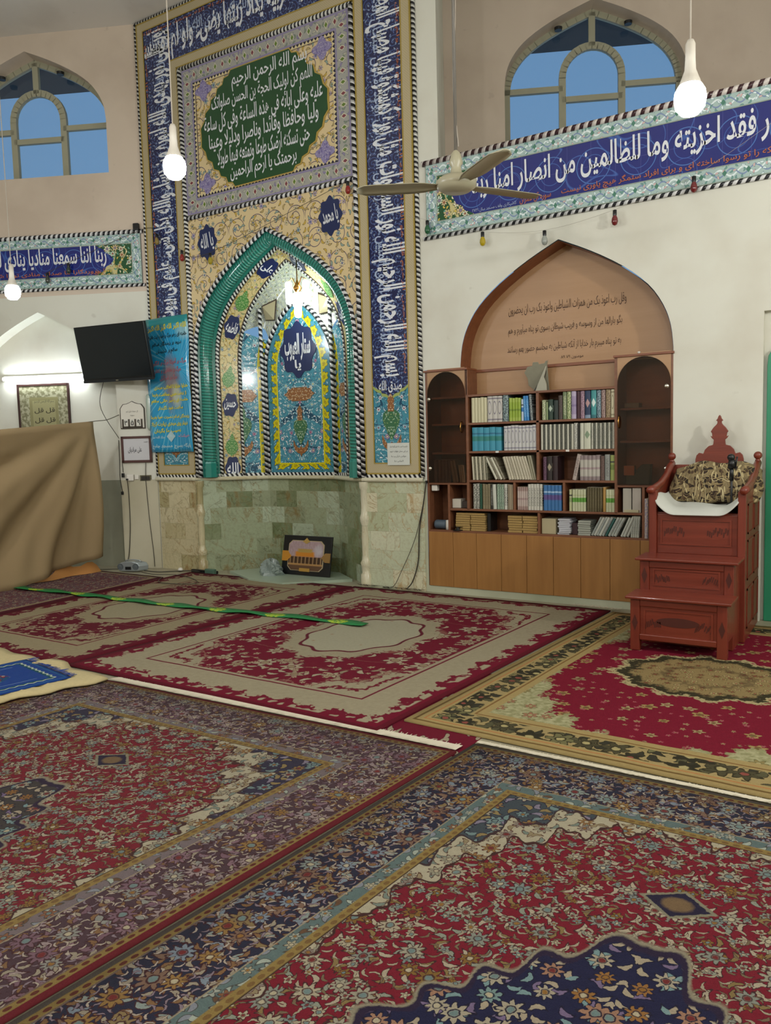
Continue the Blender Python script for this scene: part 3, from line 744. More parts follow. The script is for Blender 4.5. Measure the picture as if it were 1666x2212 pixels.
# windows: frame with a round-headed light in a pointed arch
def window(n, cx, a, sill, zs, h):
    T = lambda x, y, z: TF(cx+x, y, z)
    y = .24
    fr = MB(T=T)
    def strip(path, w):     # path in (x, z), flat bar of width w and depth .05
        for (xa, za), (xb, zb) in zip(path[:-1], path[1:]):
            d = math.hypot(xb-xa, zb-za)
            if d < 1e-6: continue
            nx, nz = -(zb-za)/d*w/2, (xb-xa)/d*w/2
            ex, ez = (xb-xa)/d*.004, (zb-za)/d*.004
            fr.poly([(xa+nx-ex, za+nz-ez), (xb+nx+ex, zb+nz+ez), (xb-nx+ex, zb-nz+ez), (xa-nx-ex, za-nz-ez)], y-.03, y+.02)
    outer = [(-a+.03, sill+.02)]+arch(0, a-.03, zs, h-.03)+[(a-.03, sill+.02), (-a+.03, sill+.02)]
    strip(outer, .07)
    r = .32
    ctr = [(-r, sill), (-r, sill+.73)]+[(-r*math.cos(PI*i/16), sill+.73+r*math.sin(PI*i/16)) for i in range(1, 16)]+[(r, sill+.73), (r, sill)]
    strip(ctr, .075)
    strip([(-r, sill+.50), (r, sill+.50)], .06); strip([(-a, sill+.62), (-r, sill+.62)], .06); strip([(r, sill+.62), (a, sill+.62)], .06)
    strip([(0, sill+1.05), (0, zs+h-.04)], .07)
    fo = fr.build('window_%d' % n, FRAME_W, org=TF(cx, y, sill), kind='structure')
    P_ = arch(0, a-.02, zs, h-.02)
    MB(T=T).face([(-a+.02, y, sill)]+[(x, y, z) for x, z in P_]+[(a-.02, y, sill)]).build('pane', GLASS_C, fo)
for i, w in enumerate(WINS): window(i+1, *w)
# roof overhang outside the windows
st(MB(T=TF).box(-7, 13, .27, 1.32, 6.2, 6.4), 'trim_6', plain('roof_underside', '#4a4c50', .9))
# ventilation holes high in the window reveals
for cx in (-1.37, 5.14):
    for sx in (-1, 1):
        t = thing('hole_cover', '', 'cover', TF(cx+sx*.37, .12, 5.92), 'round dark cable holes in the window heads')
        o = MB(T=lambda x, y, z: TF(cx+sx*.37+x, .12+y, 5.90+z)).lathe([(.001, -.03), (.04, -.03), (.045, 0), (.001, 0)], seg=14)
        bpy.data.objects.remove(t)
        o.build('cable_hole_cover', BLACK, label='small dark round cable hole cover in the %s slope of the %s pointed window head' % ('left' if sx < 0 else 'right', 'left' if cx < 0 else 'right'), cat='cover', group='round dark cable hole covers in the window heads')

# green metal door at the right edge
dp = [(2.925, .0), (2.925, 1.95), (2.932, 2.02), (2.955, 2.06), (3.0, 2.08), (3.95, 2.08), (3.95, 0)]
do = MB().poly(dp, .02, .055).build('door_1', plain('green_door_paint', '#2f8a66', .35), org=(3.4, .03, 0), kind='structure', bevel=.006)
MB().box(3.02, 3.85, .012, .02, .15, .95).build('door_panel', plain('green_door_panel', '#2a7a5a', .35), do, bevel=.006)

# ------------------------------------------------------------------ the mihrab
XC = -1.86
mh = thing('mihrab', 'tall tiled prayer niche with cobalt inscription borders and a teal rope arch', 'mihrab', (XC, 0, 0))
YP = -.02
def plate(x0, x1, z0, z1, y=YP, th=.02, u0=None, v0=None):
    u0 = x0 if u0 is None else u0; v0 = z0 if v0 is None else v0
    return MB(uv=lambda x, y, z: (x-u0, z-v0)).box(x0, x1, y, y+th, z0, z1)
XL, XR = -3.70, -.02     # symmetric about -1.86
def mir(x): return 2*XC-x
# inscription strips
s0, s1 = XL+.15, XL+.55
bl = plate(s0, s1, 1.9, 6.155, v0=0)
b_left = plate(s0, s1, 2.06, 6.155, v0=0).build('blue_inscription_strip', BLUEBG, mh)
b_right = plate(mir(s1), mir(s0), 2.06, 6.155, v0=0).build('blue_inscription_strip', BLUEBG, mh)
b_top = plate(s1, mir(s1), 5.73, 6.155, v0=0).build('blue_inscription_strip', BLUEBG, mh)
def letters(parent, name, mat, items, T=None, th=None, **k):
    for it in items:
        mb = MB(T=T); text_into(mb, **it); o = mb.build(name, mat, parent, **k)
    return o
yl = YP-.003
xm = (s0+s1)/2
letters(b_right, 'lettering', LETTER, [dict(s='بسم الله الرحمن الرحیم الله نور السماوات', cx=mir(xm)+.01, cz=3.08, w=2.0, h=.385, y=yl, rot=-PI/2, bold=.03),
    dict(s='مثل نوره کمشکوة فیها مصباح المصباح فی زجاجة', cx=mir(xm)+.01, cz=5.13, w=1.98, h=.385, y=yl, rot=-PI/2, bold=.03)])
letters(b_right, 'small_lettering', LETTERB, [dict(s='لا اله الا الله الملک الحق المبین محمد رسول الله صادق الوعد الامین سبحان الله والحمد لله', cx=mir(xm)-.06, cz=4.05, w=4.0, h=.17, y=yl+.001, rot=-PI/2, bold=.01)])
letters(b_right, 'kufic_lettering', ORANGE, [dict(s='بسم الله الرحمن الرحیم قل هو الله احد الله الصمد لم یلد ولم یولد ولم یکن له کفوا احد', cx=mir(s0)-.03, cz=4.05, w=3.9, h=.05, y=yl-.001, rot=-PI/2, bold=.0)])
letters(b_top, 'lettering', LETTER, [dict(s='زیتونة لا شرقیة ولا غربیة یکاد زیتها یضیء ولو لم تمسسه', cx=XC-.1, cz=5.93, w=3.3, h=.38, y=yl, bold=.025)])
letters(b_top, 'small_lettering', LETTERB, [dict(s='سبحان الله والحمد لله ولا اله الا الله والله اکبر یهدی الله لنوره من یشاء', cx=XC, cz=6.0, w=3.2, h=.16, y=yl+.001, bold=.01)])
letters(b_top, 'kufic_lettering', ORANGE, [dict(s='لا اله الا الله محمد رسول الله علی ولی الله لا اله الا الله محمد رسول الله', cx=XC, cz=6.12, w=3.4, h=.05, y=yl-.001, bold=.0)])
letters(b_left, 'lettering', LETTER, [dict(s='نور علی نور یهدی الله لنوره من یشاء والله', cx=xm+.01, cz=5.12, w=2.0, h=.38, y=yl, rot=PI/2, bold=.03),
    dict(s='بکل شیء علیم فی بیوت اذن الله ان ترفع', cx=xm+.01, cz=3.1, w=1.95, h=.38, y=yl, rot=PI/2, bold=.03)])
letters(b_left, 'small_lettering', LETTERB, [dict(s='رجال لا تلهیهم تجارة ولا بیع عن ذکر الله واقام الصلوة وایتاء الزکوة', cx=xm+.07, cz=4.0, w=3.9, h=.16, y=yl+.001, rot=PI/2, bold=.01)])
letters(b_left, 'kufic_lettering', ORANGE, [dict(s='قل هو الله احد الله الصمد لم یلد ولم یولد ولم یکن له کفوا احد بسم الله', cx=s0+.03, cz=4.05, w=3.9, h=.05, y=yl-.001, rot=PI/2, bold=.0)])
# turquoise feet of the strips, blue pendant, vase and crescent
def sym(pts, cx): return [(cx+x, z) for x, z in pts]+[(cx-x, z) for x, z in reversed(pts) if abs(x) > 1e-6]
def vase_set(parent, cx, y, z0, k, T=None):
    V = [(0, .0), (.012, .0), (.02, .03), (.035, .05), (.09, .16), (.105, .22), (.09, .275), (.05, .305), (.03, .31), (0, .31)]
    MB(T=T, uv=lambda x, y_, z: ((x-cx), z)).poly(sym([(x*k, z0+z*k) for x, z in V], cx), y-.006, y).build('vase', VASEG, parent)
    N = [(0, .29), (.035, .29), (.038, .34), (.03, .37), (.04, .40), (.025, .44), (0, .475)]
    MB(T=T, uv=lambda x, y_, z: ((x-cx), z)).poly(sym([(x*k, z0+z*k) for x, z in N], cx), y-.009, y).build('vase_neck', ORTILE, parent)
    C_ = [(0, -.15), (.02, -.11), (.05, -.105), (.09, -.07), (.115, -.01), (.11, .055), (.085, .0), (.055, -.035), (.02, -.04), (0, -.02)]
    MB(T=T, uv=lambda x, y_, z: ((x-cx), z)).poly(sym([(x*k, z0+z*k) for x, z in C_], cx), y-.006, y).build('crescent', ORTILE, parent)
for cx in (xm, mir(xm)):
    tq = plate(cx-.2, cx+.2, 1.25, 2.06, u0=cx).build('turquoise_foot_panel', TURQ, mh)
    N = [(-.2, 2.07), (-.2, 2.0), (-.15, 1.965), (-.11, 1.955), (-.10, 1.925), (-.05, 1.915), (-.03, 1.90), (0, 1.875)]
    pts = [(cx+x, z) for x, z in N]+[(cx-x, z) for x, z in reversed(N[:-1])]
    e = [(cx+x*1.0, z-.03 if z < 2.05 else z) for x, z in N]+[(cx-x*1.0, z-.03 if z < 2.05 else z) for x, z in reversed(N[:-1])]
    MB().poly(e, YP-.003, YP).build('pendant_edge', plain('lime_edge_tile', '#9aa95a', .3), tq)
    MB(uv=lambda x, y, z: (x, z)).poly(pts, YP-.005, YP).build('blue_pendant', BLUEBG, tq)
    vase_set(tq, cx, YP, 1.47, .95)
    letters(tq, 'lettering', LETTER, [dict(s='صدق الله', cx=cx, cz=1.985, w=.26, h=.12, y=YP-.008, rot=0, bold=.015)])
# gold bands, rope edges
g = MB(uv=lambda x, y, z: (x, z))
for x0, x1, z0, z1 in ((XL+.05,s0,1.15,6.245),(s1,XL+.65,1.15,5.73),(s0,s1,1.15,1.25),(mir(s0),mir(XL+.05),1.15,6.245),(mir(XL+.65),mir(s1),1.15,5.73),(mir(s1),mir(s0),1.15,1.25),(s0,mir(s0),6.155,6.245),(XL+.65,mir(XL+.65),5.63,5.73)):
    g.box(x0, x1, YP-.004, 0, z0, z1)
g.build('gold_lattice_band', GOLD, mh)
g = MB()
for x0, x1, z0, z1 in ((XL+.038,XL+.053,1.135,6.26),(s0-.012,s0,1.24,6.165),(s1,s1+.012,1.24,5.74),(XL+.645,XL+.66,1.135,5.64)):
    g.box(x0, x1, YP-.007, 0, z0, z1); g.box(mir(x1), mir(x0), YP-.007, 0, z0, z1)
for x0, x1, z0, z1 in ((XL+.04,mir(XL+.04),6.245,6.258),(s0,mir(s0),6.155,6.165),(s1,mir(s1),5.725,5.737),(XL+.65,mir(XL+.65),5.628,5.64),(XL+.04,XL+.66,1.135,1.15),(mir(XL+.66),mir(XL+.04),1.135,1.15),(s0,s1,1.24,1.25),(mir(s1),mir(s0),1.24,1.25)):
    g.box(x0, x1, YP-.007, 0, z0, z1)
g.build('gold_edge_line', GOLDP, mh)
def rope(path, r, mat, name='rope_edge', seg=8, par=mh): return MB().tube(path, r, seg).build(name, mat, par, smooth=True)
rope([(XL+.016, -.012, 1.11), (XL+.016, -.012, 6.27)], .02, ROPE2); rope([(mir(XL+.016), -.012, 1.11), (mir(XL+.016), -.012, 6.27)], .02, ROPE2)
rope([(XL+.01, -.012, 6.272), (mir(XL+.01), -.012, 6.272)], .02, ROPE2)
for x0, x1 in ((XL+.02, XL+.7), (mir(XL+.7), mir(XL+.02))):
    MB(uv=lambda x, y, z: (x, z)).box(x0, x1, YP-.004, 0, 1.10, 1.137).build('striped_foot_edge', STRIPE, mh)
rope([(XL+.69, -.02, 1.11), (XL+.69, -.02, 5.60)], .03, CHEV); rope([(mir(XL+.69), -.02, 1.11), (mir(XL+.69), -.02, 5.60)], .026, ROPE)
rope([(XL+.69, -.018, 5.605), (mir(XL+.69), -.018, 5.605)], .024, ROPE2); rope([(XL+.69, -.018, 4.0), (mir(XL+.69), -.018, 4.0)], .024, ROPE)
# upper panel
x0, x1 = XL+.72, mir(XL+.72)
up = plate(x0, x1, 4.03, 5.58, y=-.012, th=.012, u0=XC, v0=4.8).build('cream_panel', CREAM, mh)
ring(MB(), x0, x1, 4.03, 5.58, .165, YP).build('lilac_border', LILAC, up)
ring(MB(), x0+.165, x1-.165, 4.195, 5.415, .035, YP-.002).build('zigzag_border', ZIG, up)
Q = [(0,.61),(.40,.61),(.435,.56),(.50,.55),(.525,.49),(.60,.465),(.625,.40),(.70,.37),(.72,.29),(.79,.25),(.815,.16),(.87,.10),(.865,0)]
Q = [(x*.98, z*.97) for x, z in Q]
out = Q+[(x, -z) for x, z in reversed(Q[:-1])]; out = out+[(-x, z) for x, z in reversed(out[1:-1])]
MB().poly([(XC+x*1.02, 4.81+z*1.02) for x, z in out], YP-.003, YP+.01).build('cartouche_edge', plain('ochre_edge_tile', '#b59a4c', .3), up)
gp = MB().poly([(XC+x, 4.81+z) for x, z in out], YP-.006, YP+.01).build('green_cartouche', GREEN, up)
LN = [('بسم الله الرحمن الرحیم', 1.0, .47), ('اللهم کن لولیک الحجة بن الحسن صلواتک', 1.36, .285), ('علیه وعلى ابائه فی هذه الساعة وفی کل ساعة', 1.60, .10), ('ولیا وحافظا وقائدا وناصرا ودلیلا وعینا', 1.48, -.09), ('حتى تسکنه ارضک طوعا وتمتعه فیها طویلا', 1.25, -.28), ('برحمتک یا ارحم الراحمین', .9, -.465)]
letters(gp, 'lettering', LETTER, [dict(s=t, cx=XC+(.12 if i == 0 else 0), cz=4.81+dz, w=w, h=.205, y=YP-.009, bold=.012) for i, (t, w, dz) in enumerate(LN)])
for sx in (-1, 1):
    for sz in (-1, 1):
        MB().poly([(XC+sx*.80+.10*math.cos(a)*(1+.25*math.cos(4*a)), 4.81+sz*.49+.09*math.sin(a)*(1+.25*math.cos(4*a))) for a in [2*PI*k/24 for k in range(24)]], YP-.003, YP+.01).build('lilac_corner_flower', m_relief('lilac_flower_%d%d' % (sx, sz), '#8d84b0', '#b8b0cc', '#6f66a0', '#4a4270'), up)
# spandrel
sp = MB(uv=lambda x, y, z: (x-XC, z)); wall_cut(sp, x0, x1, 1.14, 3.975, [(XC, 1.105, 1.14, 2.46, 1.26)], y=YP)
sp = sp.build('spandrel_panel', CREAM, mh)
def med_shape(w, h, n=8, k=.10, m=48):
    return [(w/2*math.cos(a)*(1+k*math.cos(n*a)), h/2*math.sin(a)*(1+k*math.cos(n*a))) for a in [2*PI*i/m for i in range(m)]]
for cx, cz, tx in ((-2.70, 3.70, 'یا الله'), (mir(-2.70), 3.70, 'یا محمد')):
    m_ = MB().poly([(cx+x, cz+z) for x, z in med_shape(.27, .36)], YP-.004, YP).build('cobalt_medallion', COBALT, sp)
    letters(m_, 'lettering', LETTER, [dict(s=tx, cx=cx, cz=cz, w=.19, h=.20, y=YP-.007, bold=.02, rot=.15)])
# arch: outer rope, teal roll, inner chevron
def prof(a, zs, h, y, z0=1.105, n=18, tab=None): 
    P_ = arch(XC, a, zs, h, n, tab); k = 8
    L = [(XC-a, y, lerp(z0, zs, i/k)) for i in range(k)]; Rr = [(XC+a, y, lerp(zs, z0, (i+1)/k)) for i in range(k)]
    return L+[(x, y, z) for x, z in P_]+Rr
PO = prof(1.10, 2.46, 1.25, -.022); PT = prof(1.02, 2.45, 1.20, .06); PI_ = prof(.945, 2.42, 1.14, .16)
PB = prof(.74, 2.36, 1.09, .31); PC = prof(.49, 2.34, .72, .46, tab=TAB2)
rope(PO, .024, ROPE)
MB().tube(PT, .072, 14).build('teal_arch_roll', TEAL, mh, smooth=True)
for x in (XC-1.02, XC+1.02):
    MB().lathe([(.075, 0), (.085, 0), (.085, .16), (.075, .18), (.001, .18)], (x, .06, 1.10), 8).build('teal_column_foot', TEALP, mh)
rope(PI_, .024, CHEV)
MB().grid([PO, PI_], lambda i, j: (j*.1, i*.2)).build('arch_backing', TEALP, mh)
def cum(P_):
    L = [0.]
    for a, b in zip(P_[:-1], P_[1:]): L.append(L[-1]+(Vector(b)-Vector(a)).length)
    return L
LB = cum(PB); NP = len(PB)
rev = MB(); rev.grid([PI_, PB], lambda i, j: (LB[j] if j <= NP//2 else LB[-1]-LB[j], (0. if i == 0 else .27)-.135))
rv_o = rev.build('beige_reveal', BEIGE, mh)
def dark_lines(A, B, t): return [tuple(Vector(a).lerp(Vector(b), t)+Vector((0, -.004, 0))) for a, b in zip(A, B)]
MB().tube(dark_lines(PI_, PB, .10), .007, 6).build('reveal_line', BROWN, rv_o, smooth=True); MB().tube(dark_lines(PI_, PB, .93), .006, 6).build('reveal_line', BROWN, rv_o, smooth=True)
rope(PB, .019, ROPE2)
def ruled(A, B, s, t):
    """frame at arc length s of B, fraction t between curves A and B"""
    L = cum(B); k = 0
    while k < len(L)-2 and L[k+1] < s: k += 1
    f = (s-L[k])/(L[k+1]-L[k])
    a = Vector(A[k]).lerp(Vector(A[k+1]), f); b = Vector(B[k]).lerp(Vector(B[k+1]), f)
    o = a.lerp(b, t); X = (b-a).normalized(); Z = (Vector(B[k+1])-Vector(B[k])).normalized(); Y = X.cross(Z)
    if Y.y < 0: Y = -Y
    Z = Y.cross(X) if Y.cross(X).z > 0 else X.cross(Y)
    if B[k][0] > XC and False: X = -X
    return lambda x, y, z: tuple(o+X*x+Y*y+Z*z)
DROP = [(0, -.14), (.05, -.10), (.075, -.04), (.06, .02), (.03, .05), (.02, .09), (0, .13)]
for s_, kind, tx in ((.09, 'b', 'الله'), (.36, 'g', ''), (.80, 'b', 'حسین'), (1.12, 'g', ''), (1.66, 'b', 'فاطمه'), (1.98, 'g', ''), (2.42, 'b', 'علی')):
    for side in (0, 1):
        if side == 0: T = ruled(PI_, PB, s_, .5)
        else: T = ruled(PI_[::-1], PB[::-1], s_, .5)
        if side == 1:
            T0 = T; T = lambda x, y, z, T0=T0: T0(-x, y, z)
        if kind == 'b':
            m_ = MB(T=T).poly(med_shape(.17, .27, 6, .08), -.008, -.001).build('cobalt_medallion', COBALT, rv_o)
            letters(m_, 'lettering', LETTER, [dict(s=tx, cx=0, cz=0, w=.13, h=.13, y=-.011, bold=.02)], T=T)
        else:
            MB(T=T, uv=lambda x, y, z: (x, z)).poly(sym(DROP, 0), -.008, -.001).build('green_drop', LIMEG, rv_o)
# side half panels and the vault between the inner arch and the back panel
PM = [tuple(Vector(b).lerp(Vector(c), .68)) for b, c in zip(PB, PC)]
kk = 8+7
sd = MB(); 
for sgn in (0, 1):
    A = PB if sgn == 0 else PB[::-1]; Bm = PM if sgn == 0 else PM[::-1]; Cc = PC if sgn == 0 else PC[::-1]
    L = cum(A)
    sd = MB(); sd.grid([A[:kk], Bm[:kk]], lambda i, j: ((0. if i == 0 else .2), L[j]+1.1)); so = sd.build('turquoise_side_panel', TURQ, mh)
    MB().grid([Bm[:kk], Cc[:kk]], lambda i, j: (L[j], (0. if i == 0 else .095))).build('yellow_flower_border', YELB, so)
    # half cartouche, half vase
    T = lambda x, y, z, A=A, Cc=Cc, sg=(1 if sgn == 0 else -1): tuple(Vector((A[0][0]+sg*.01, A[0][1]+.004, 0))+(Vector(Cc[0])-Vector(A[0])).normalized()*x+Vector((0, y, z)))
    hv = [(0, 1.47), (.012, 1.47), (.02, 1.50), (.09, 1.63), (.105, 1.69), (.09, 1.745), (.05, 1.775), (.03, 1.78), (.035, 1.82), (.03, 1.85), (0, 1.93)]
    MB(T=T, uv=lambda x, y, z: (x, z)).poly(hv, -.010, -.004).build('half_vase', VASEG, so)
    MB(T=T, uv=lambda x, y, z: (x, z)).poly([(0, 1.31), (.05, 1.36), (.09, 1.40), (.115, 1.46), (.10, 1.51), (.075, 1.46), (.04, 1.43), (0, 1.45)], -.010, -.004).build('half_crescent', ORTILE, so)
    MB(T=T, uv=lambda x, y, z: (x, z)).poly([(0, 1.95), (.12, 1.95), (.14, 1.98), (.18, 2.02), (.14, 2.06), (.12, 2.09), (0, 2.09)], -.010, -.004).build('half_cartouche', ORTILE, so)
Au, Cu = PB[kk-1:NP-kk+1], PC[kk-1:NP-kk+1]
def bow(t, w=.10): return [tuple(Vector(a).lerp(Vector(b), t)+Vector((0, w*math.sin(PI*t), .12*math.sin(PI*t)))) for a, b in zip(Au, Cu)]
rows = [bow(i/6) for i in range(7)]; Lu = cum(Au)
vo = MB().grid(rows, lambda i, j: (Lu[j], i*.09)).build('vault', NET, mh, smooth=True)
# diamonds on the vault
for sgn in (-1, 1):
    k0 = len(Au)//2+sgn*8
    def vp(dk, t):
        kf = k0+dk; k_ = int(math.floor(kf)); f = kf-k_
        a = Vector(bow(t)[k_]).lerp(Vector(bow(t)[k_+1]), f); return tuple(a+Vector((0, -.012, -.006)))
    for (nm, sc_, mt, dy) in (('diamond_edge', 1.15, BROWN, -.01), ('diamond', 1., plain('diamond_tile', '#a39c7c', .25, coat=.4), -.022), ('diamond_flower', .3, plain('diamond_flower_tile', '#2c4a3a', .3), -.034)):
        q_ = [vp(0, .60-.27*sc_), vp(1.9*sc_, .60), vp(0, .60+.27*sc_), vp(-1.9*sc_, .60)]
        MB().face([(p[0], p[1]+dy, p[2]+dy) for p in q_]).build(nm, mt, vo)
# back panel
PN = [(XC-.31, .455, 1.245)]+[(x, .455, z) for x, z in arch(XC, .31, 2.30, .60, tab=TAB2)]+[(XC+.31, .455, 1.245)]
PQ = [(XC-.45, .455, 1.135)]+[(x, .455, z) for x, z in arch(XC, .45, 2.34, .68, tab=TAB2)]+[(XC+.45, .455, 1.135)]
bk = MB(uv=lambda x, y, z: (x-XC, z)).face(PN).build('turquoise_back_panel', TURQ, mh)
LQ = cum(PN)
yb = MB(); yb.grid([PN, PQ], lambda i, j: (LQ[j], i*.12)); yb.grid([[PN[0], PN[-1]], [PQ[0], PQ[-1]]], lambda i, j: (j*.62, i*.11)); yb.build('yellow_flower_border', YELB, bk)
MB().face([(XC-.5, .462, 1.1)]+[(x, .462, z) for x, z in arch(XC, .5, 2.34, .73, tab=TAB2)]+[(XC+.5, .462, 1.1)]).build('dark_ground', plain('dark_teal_tile', '#3f4e4a', .3), bk)
rope(PC, .024, ROPE, par=bk)
for x in (XC-.49, XC+.49): rope([(x, .42, 1.12), (x, .40, 3.0)], .022, ROPE, par=bk)
md = MB().poly([(XC+x, 2.50+z) for x, z in med_shape(.47, .58, 8, .09)], .447, .455).build('cobalt_medallion', COBALT, bk)
letters(md, 'lettering', LETTER, [dict(s='ستار العیوب', cx=XC, cz=2.53, w=.36, h=.30, y=.444, bold=.03), dict(s='یا', cx=XC, cz=2.33, w=.09, h=.12, y=.444, bold=.03)])
CT = [(0, .075), (.10, .075), (.12, .06), (.15, .06), (.17, .03), (.215, 0)]; CT = CT+[(x, -z) for x, z in reversed(CT[:-1])]
MB(uv=lambda x, y, z: (x-XC, z)).poly([(XC+x, 2.01+z) for x, z in CT]+[(XC-x, 2.01+z) for x, z in reversed(CT[1:-1])], .447, .455).build('orange_cartouche', ORTILE, bk)
vase_set(bk, XC, .452, 1.45, .92)
# striped foot edge inside the niche
pl = [(XC-.97, .14), (XC-.945, .16), (XC-.74, .31), (XC-.49, .46), (XC+.49, .46), (XC+.74, .31), (XC+.945, .16), (XC+.97, .14)]
fe = MB(); d = 0.
for (xa, ya), (xb, yb_) in zip(pl[:-1], pl[1:]):
    l = math.hypot(xb-xa, yb_-ya); fe.face([(xa,ya-.012,1.10),(xb,yb_-.012,1.10),(xb,yb_-.012,1.137),(xa,ya-.012,1.137)], [(d, 0), (d+l, 0), (d+l, .037), (d, .037)]); d += l
fe.build('striped_foot_edge', STRIPE, mh)
# onyx cladding below
def clad(name, mat, plan, z1=1.085, u0=0.):
    mb = MB(); d = u0
    for (xa, ya), (xb, yb_) in zip(plan[:-1], plan[1:]):
        l = math.hypot(xb-xa, yb_-ya); mb.face([(xa,ya,0),(xb,yb_,0),(xb,yb_,z1),(xa,ya,z1)], [(d, 0), (d+l, 0), (d+l, z1), (d, z1)]); d += l
    return st(mb, name, mat)
clad('trim_7', MAR_L, [(XL+.02, 0), (XL+.02, -.015), (XL+.64, -.015)])
clad('trim_8', MAR_N, [(XL+.64, -.015), (XL+.72, .0), pl[1], pl[3], pl[4], pl[6], (mir(XL+.72), 0)], u0=.1)
clad('trim_9', MAR_R, [(mir(XL+.72), -.015), (-.03, -.015), (-.03, 0)])
lg = MB(); pe = [(XL, -.05), (XL+.62, -.05), (XL+.75, .02), (XC-.90, .11), (XC-.47, .41), (XC+.47, .41), (XC+.90, .11), (mir(XL+.72), -.02), (mir(XL+.70), -.05), (-.02, -.05)]
rows = []
for dz, dy in ((1.062, .05), (1.062, .012), (1.075, .0), (1.092, .0), (1.103, .012), (1.103, .16)): rows.append([(x, y+dy, dz) for x, y in pe])
lg.grid(rows, lambda i, j: (j*.4, i*.05)); st(lg, 'trim_10', MAR_T, smooth=False)
# carved marble half columns at the niche corners
for i, (x, col) in enumerate(((XL+.69, MAR_L), (mir(XL+.70), MAR_T))):
    pr = [(.06, 0), (.06, .12), (.045, .14), (.05, .20), (.06, .24), (.045, .27), (.038, .32), (.042, .5), (.038, .62), (.05, .66), (.055, .70), (.042, .74), (.038, .80), (.040, .98), (.052, 1.0), (.055, 1.06)]
    st(MB().lathe(pr, (x, -.005, 0), 14), 'trim_%d' % (11+i), col, smooth=True)

# ------------------------------------------------------------------ tile inscription bands
def tile_band(name, T, xa, xb, z0, z1, tip, label, main, sub, note, side=1):
    b = thing(name, label, 'tile inscription', T((xa+xb)/2, 0, z0))
    y = -.014
    body = MB(T=T, uv=lambda x, y, z: (x, z-(z0+z1)/2)).box(xa+.03, xb-.03, y, 0, z0+.03, z1-.03).build('blue_field', BANDBLUE, b)
    ring_ = ring(MB(T=T), xa+.03, xb-.03, z0+.03, z1-.03, .12, y-.004).build('vine_border', BBORD, b)
    MB(T=T).tube([(xa, -.015, z1-.015), (xb, -.015, z1-.015)], .026, 8).build('rope_edge', STRIPE_R if side > 0 else ROPE, b, smooth=True)
    MB(T=T).tube([(xa, -.012, z0+.012), (xb, -.012, z0+.012)], .018, 8).build('rope_edge', ROPE, b, smooth=True)
    # green corner with the pointed end of the blue field
    zi0, zi1 = z0+.15, z1-.15; zm = (zi0+zi1)/2; e = tip
    if side > 0: P_ = [(xa+.15, zi0), (e+.22, zi0), (e+.17, zi0+.03), (e+.12, zi0+.05), (e+.10, zi0+.09), (e+.04, zi0+.12), (e, zm), (e+.04, zi1-.12), (e+.10, zi1-.09), (e+.12, zi1-.05), (e+.17, zi1-.03), (e+.22, zi1), (xa+.15, zi1)]
    else: P_ = [(xb-.15, zi0), (e-.22, zi0), (e-.17, zi0+.03), (e-.12, zi0+.05), (e-.10, zi0+.09), (e-.04, zi0+.12), (e, zm), (e-.04, zi1-.12), (e-.10, zi1-.09), (e-.12, zi1-.05), (e-.17, zi1-.03), (e-.22, zi1), (xb-.15, zi1)]
    MB(T=T).poly(P_, y-.003, y).build('green_corner', GRNFL, b)
    letters(b, 'lettering', LETTER, [dict(s=main[0], cx=main[1], cz=zm+.045, w=main[2], h=.255, y=y-.006, bold=.018)], T=T)
    letters(b, 'translation_lettering', ORANGE, [dict(s=q[0], cx=q[1], cz=zi0+.04, w=q[2], h=.075, y=y-.006, bold=.01) for q in sub], T=T)
    if note: letters(b, 'maker_lettering', LETTERB, [dict(s=note[0], cx=note[1], cz=zi0+.025, w=note[2], h=.035, y=y-.006, bold=.0)], T=T)
tile_band('inscription_band', TM, .03, 4.2, 3.30, 3.995, .33, 'long blue tile band above the bookcase, with a white verse and green left corner',
    ('النار فقد اخزیته وما للظالمین من انصار امنا ربنا', 1.80, 2.55), [('پروردگارا هر که را تو رسوا ساخته ای و برای افراد ستمگر هیچ یاوری نیست', 2.30, 1.9), ('سوره آل عمران', 1.12, .28)], ('کاشیکاری وقف مسجد سال ۱۳۷۲', .74, .42))
tile_band('inscription_band', TF, -4., -.03, 3.36, 4.0, -.40, 'blue tile inscription band under the left window, ending in a green flowered right corner',
    ('ربنا اننا سمعنا منادیا ینادی للایمان', -1.32, 1.66), [('پروردگارا ما صدای منادی تو را شنیدیم', -1.34, 1.50), ('آل عمران', -.58, .12)], None, side=-1)
# ------------------------------------------------------------------ bookcase
bc = thing('bookcase', 'wide built-in wooden bookcase under a pointed arch, with two smoked glass doors and low cupboards', 'bookcase', (1.13, .15, 0))
DEP = .27
def bx(name, mat, x0, x1, y0, y1, z0, z1, par=bc, bev=.002): return MB().box(x0, x1, y0, y1, z0, z1).build(name, mat, par, bevel=bev)
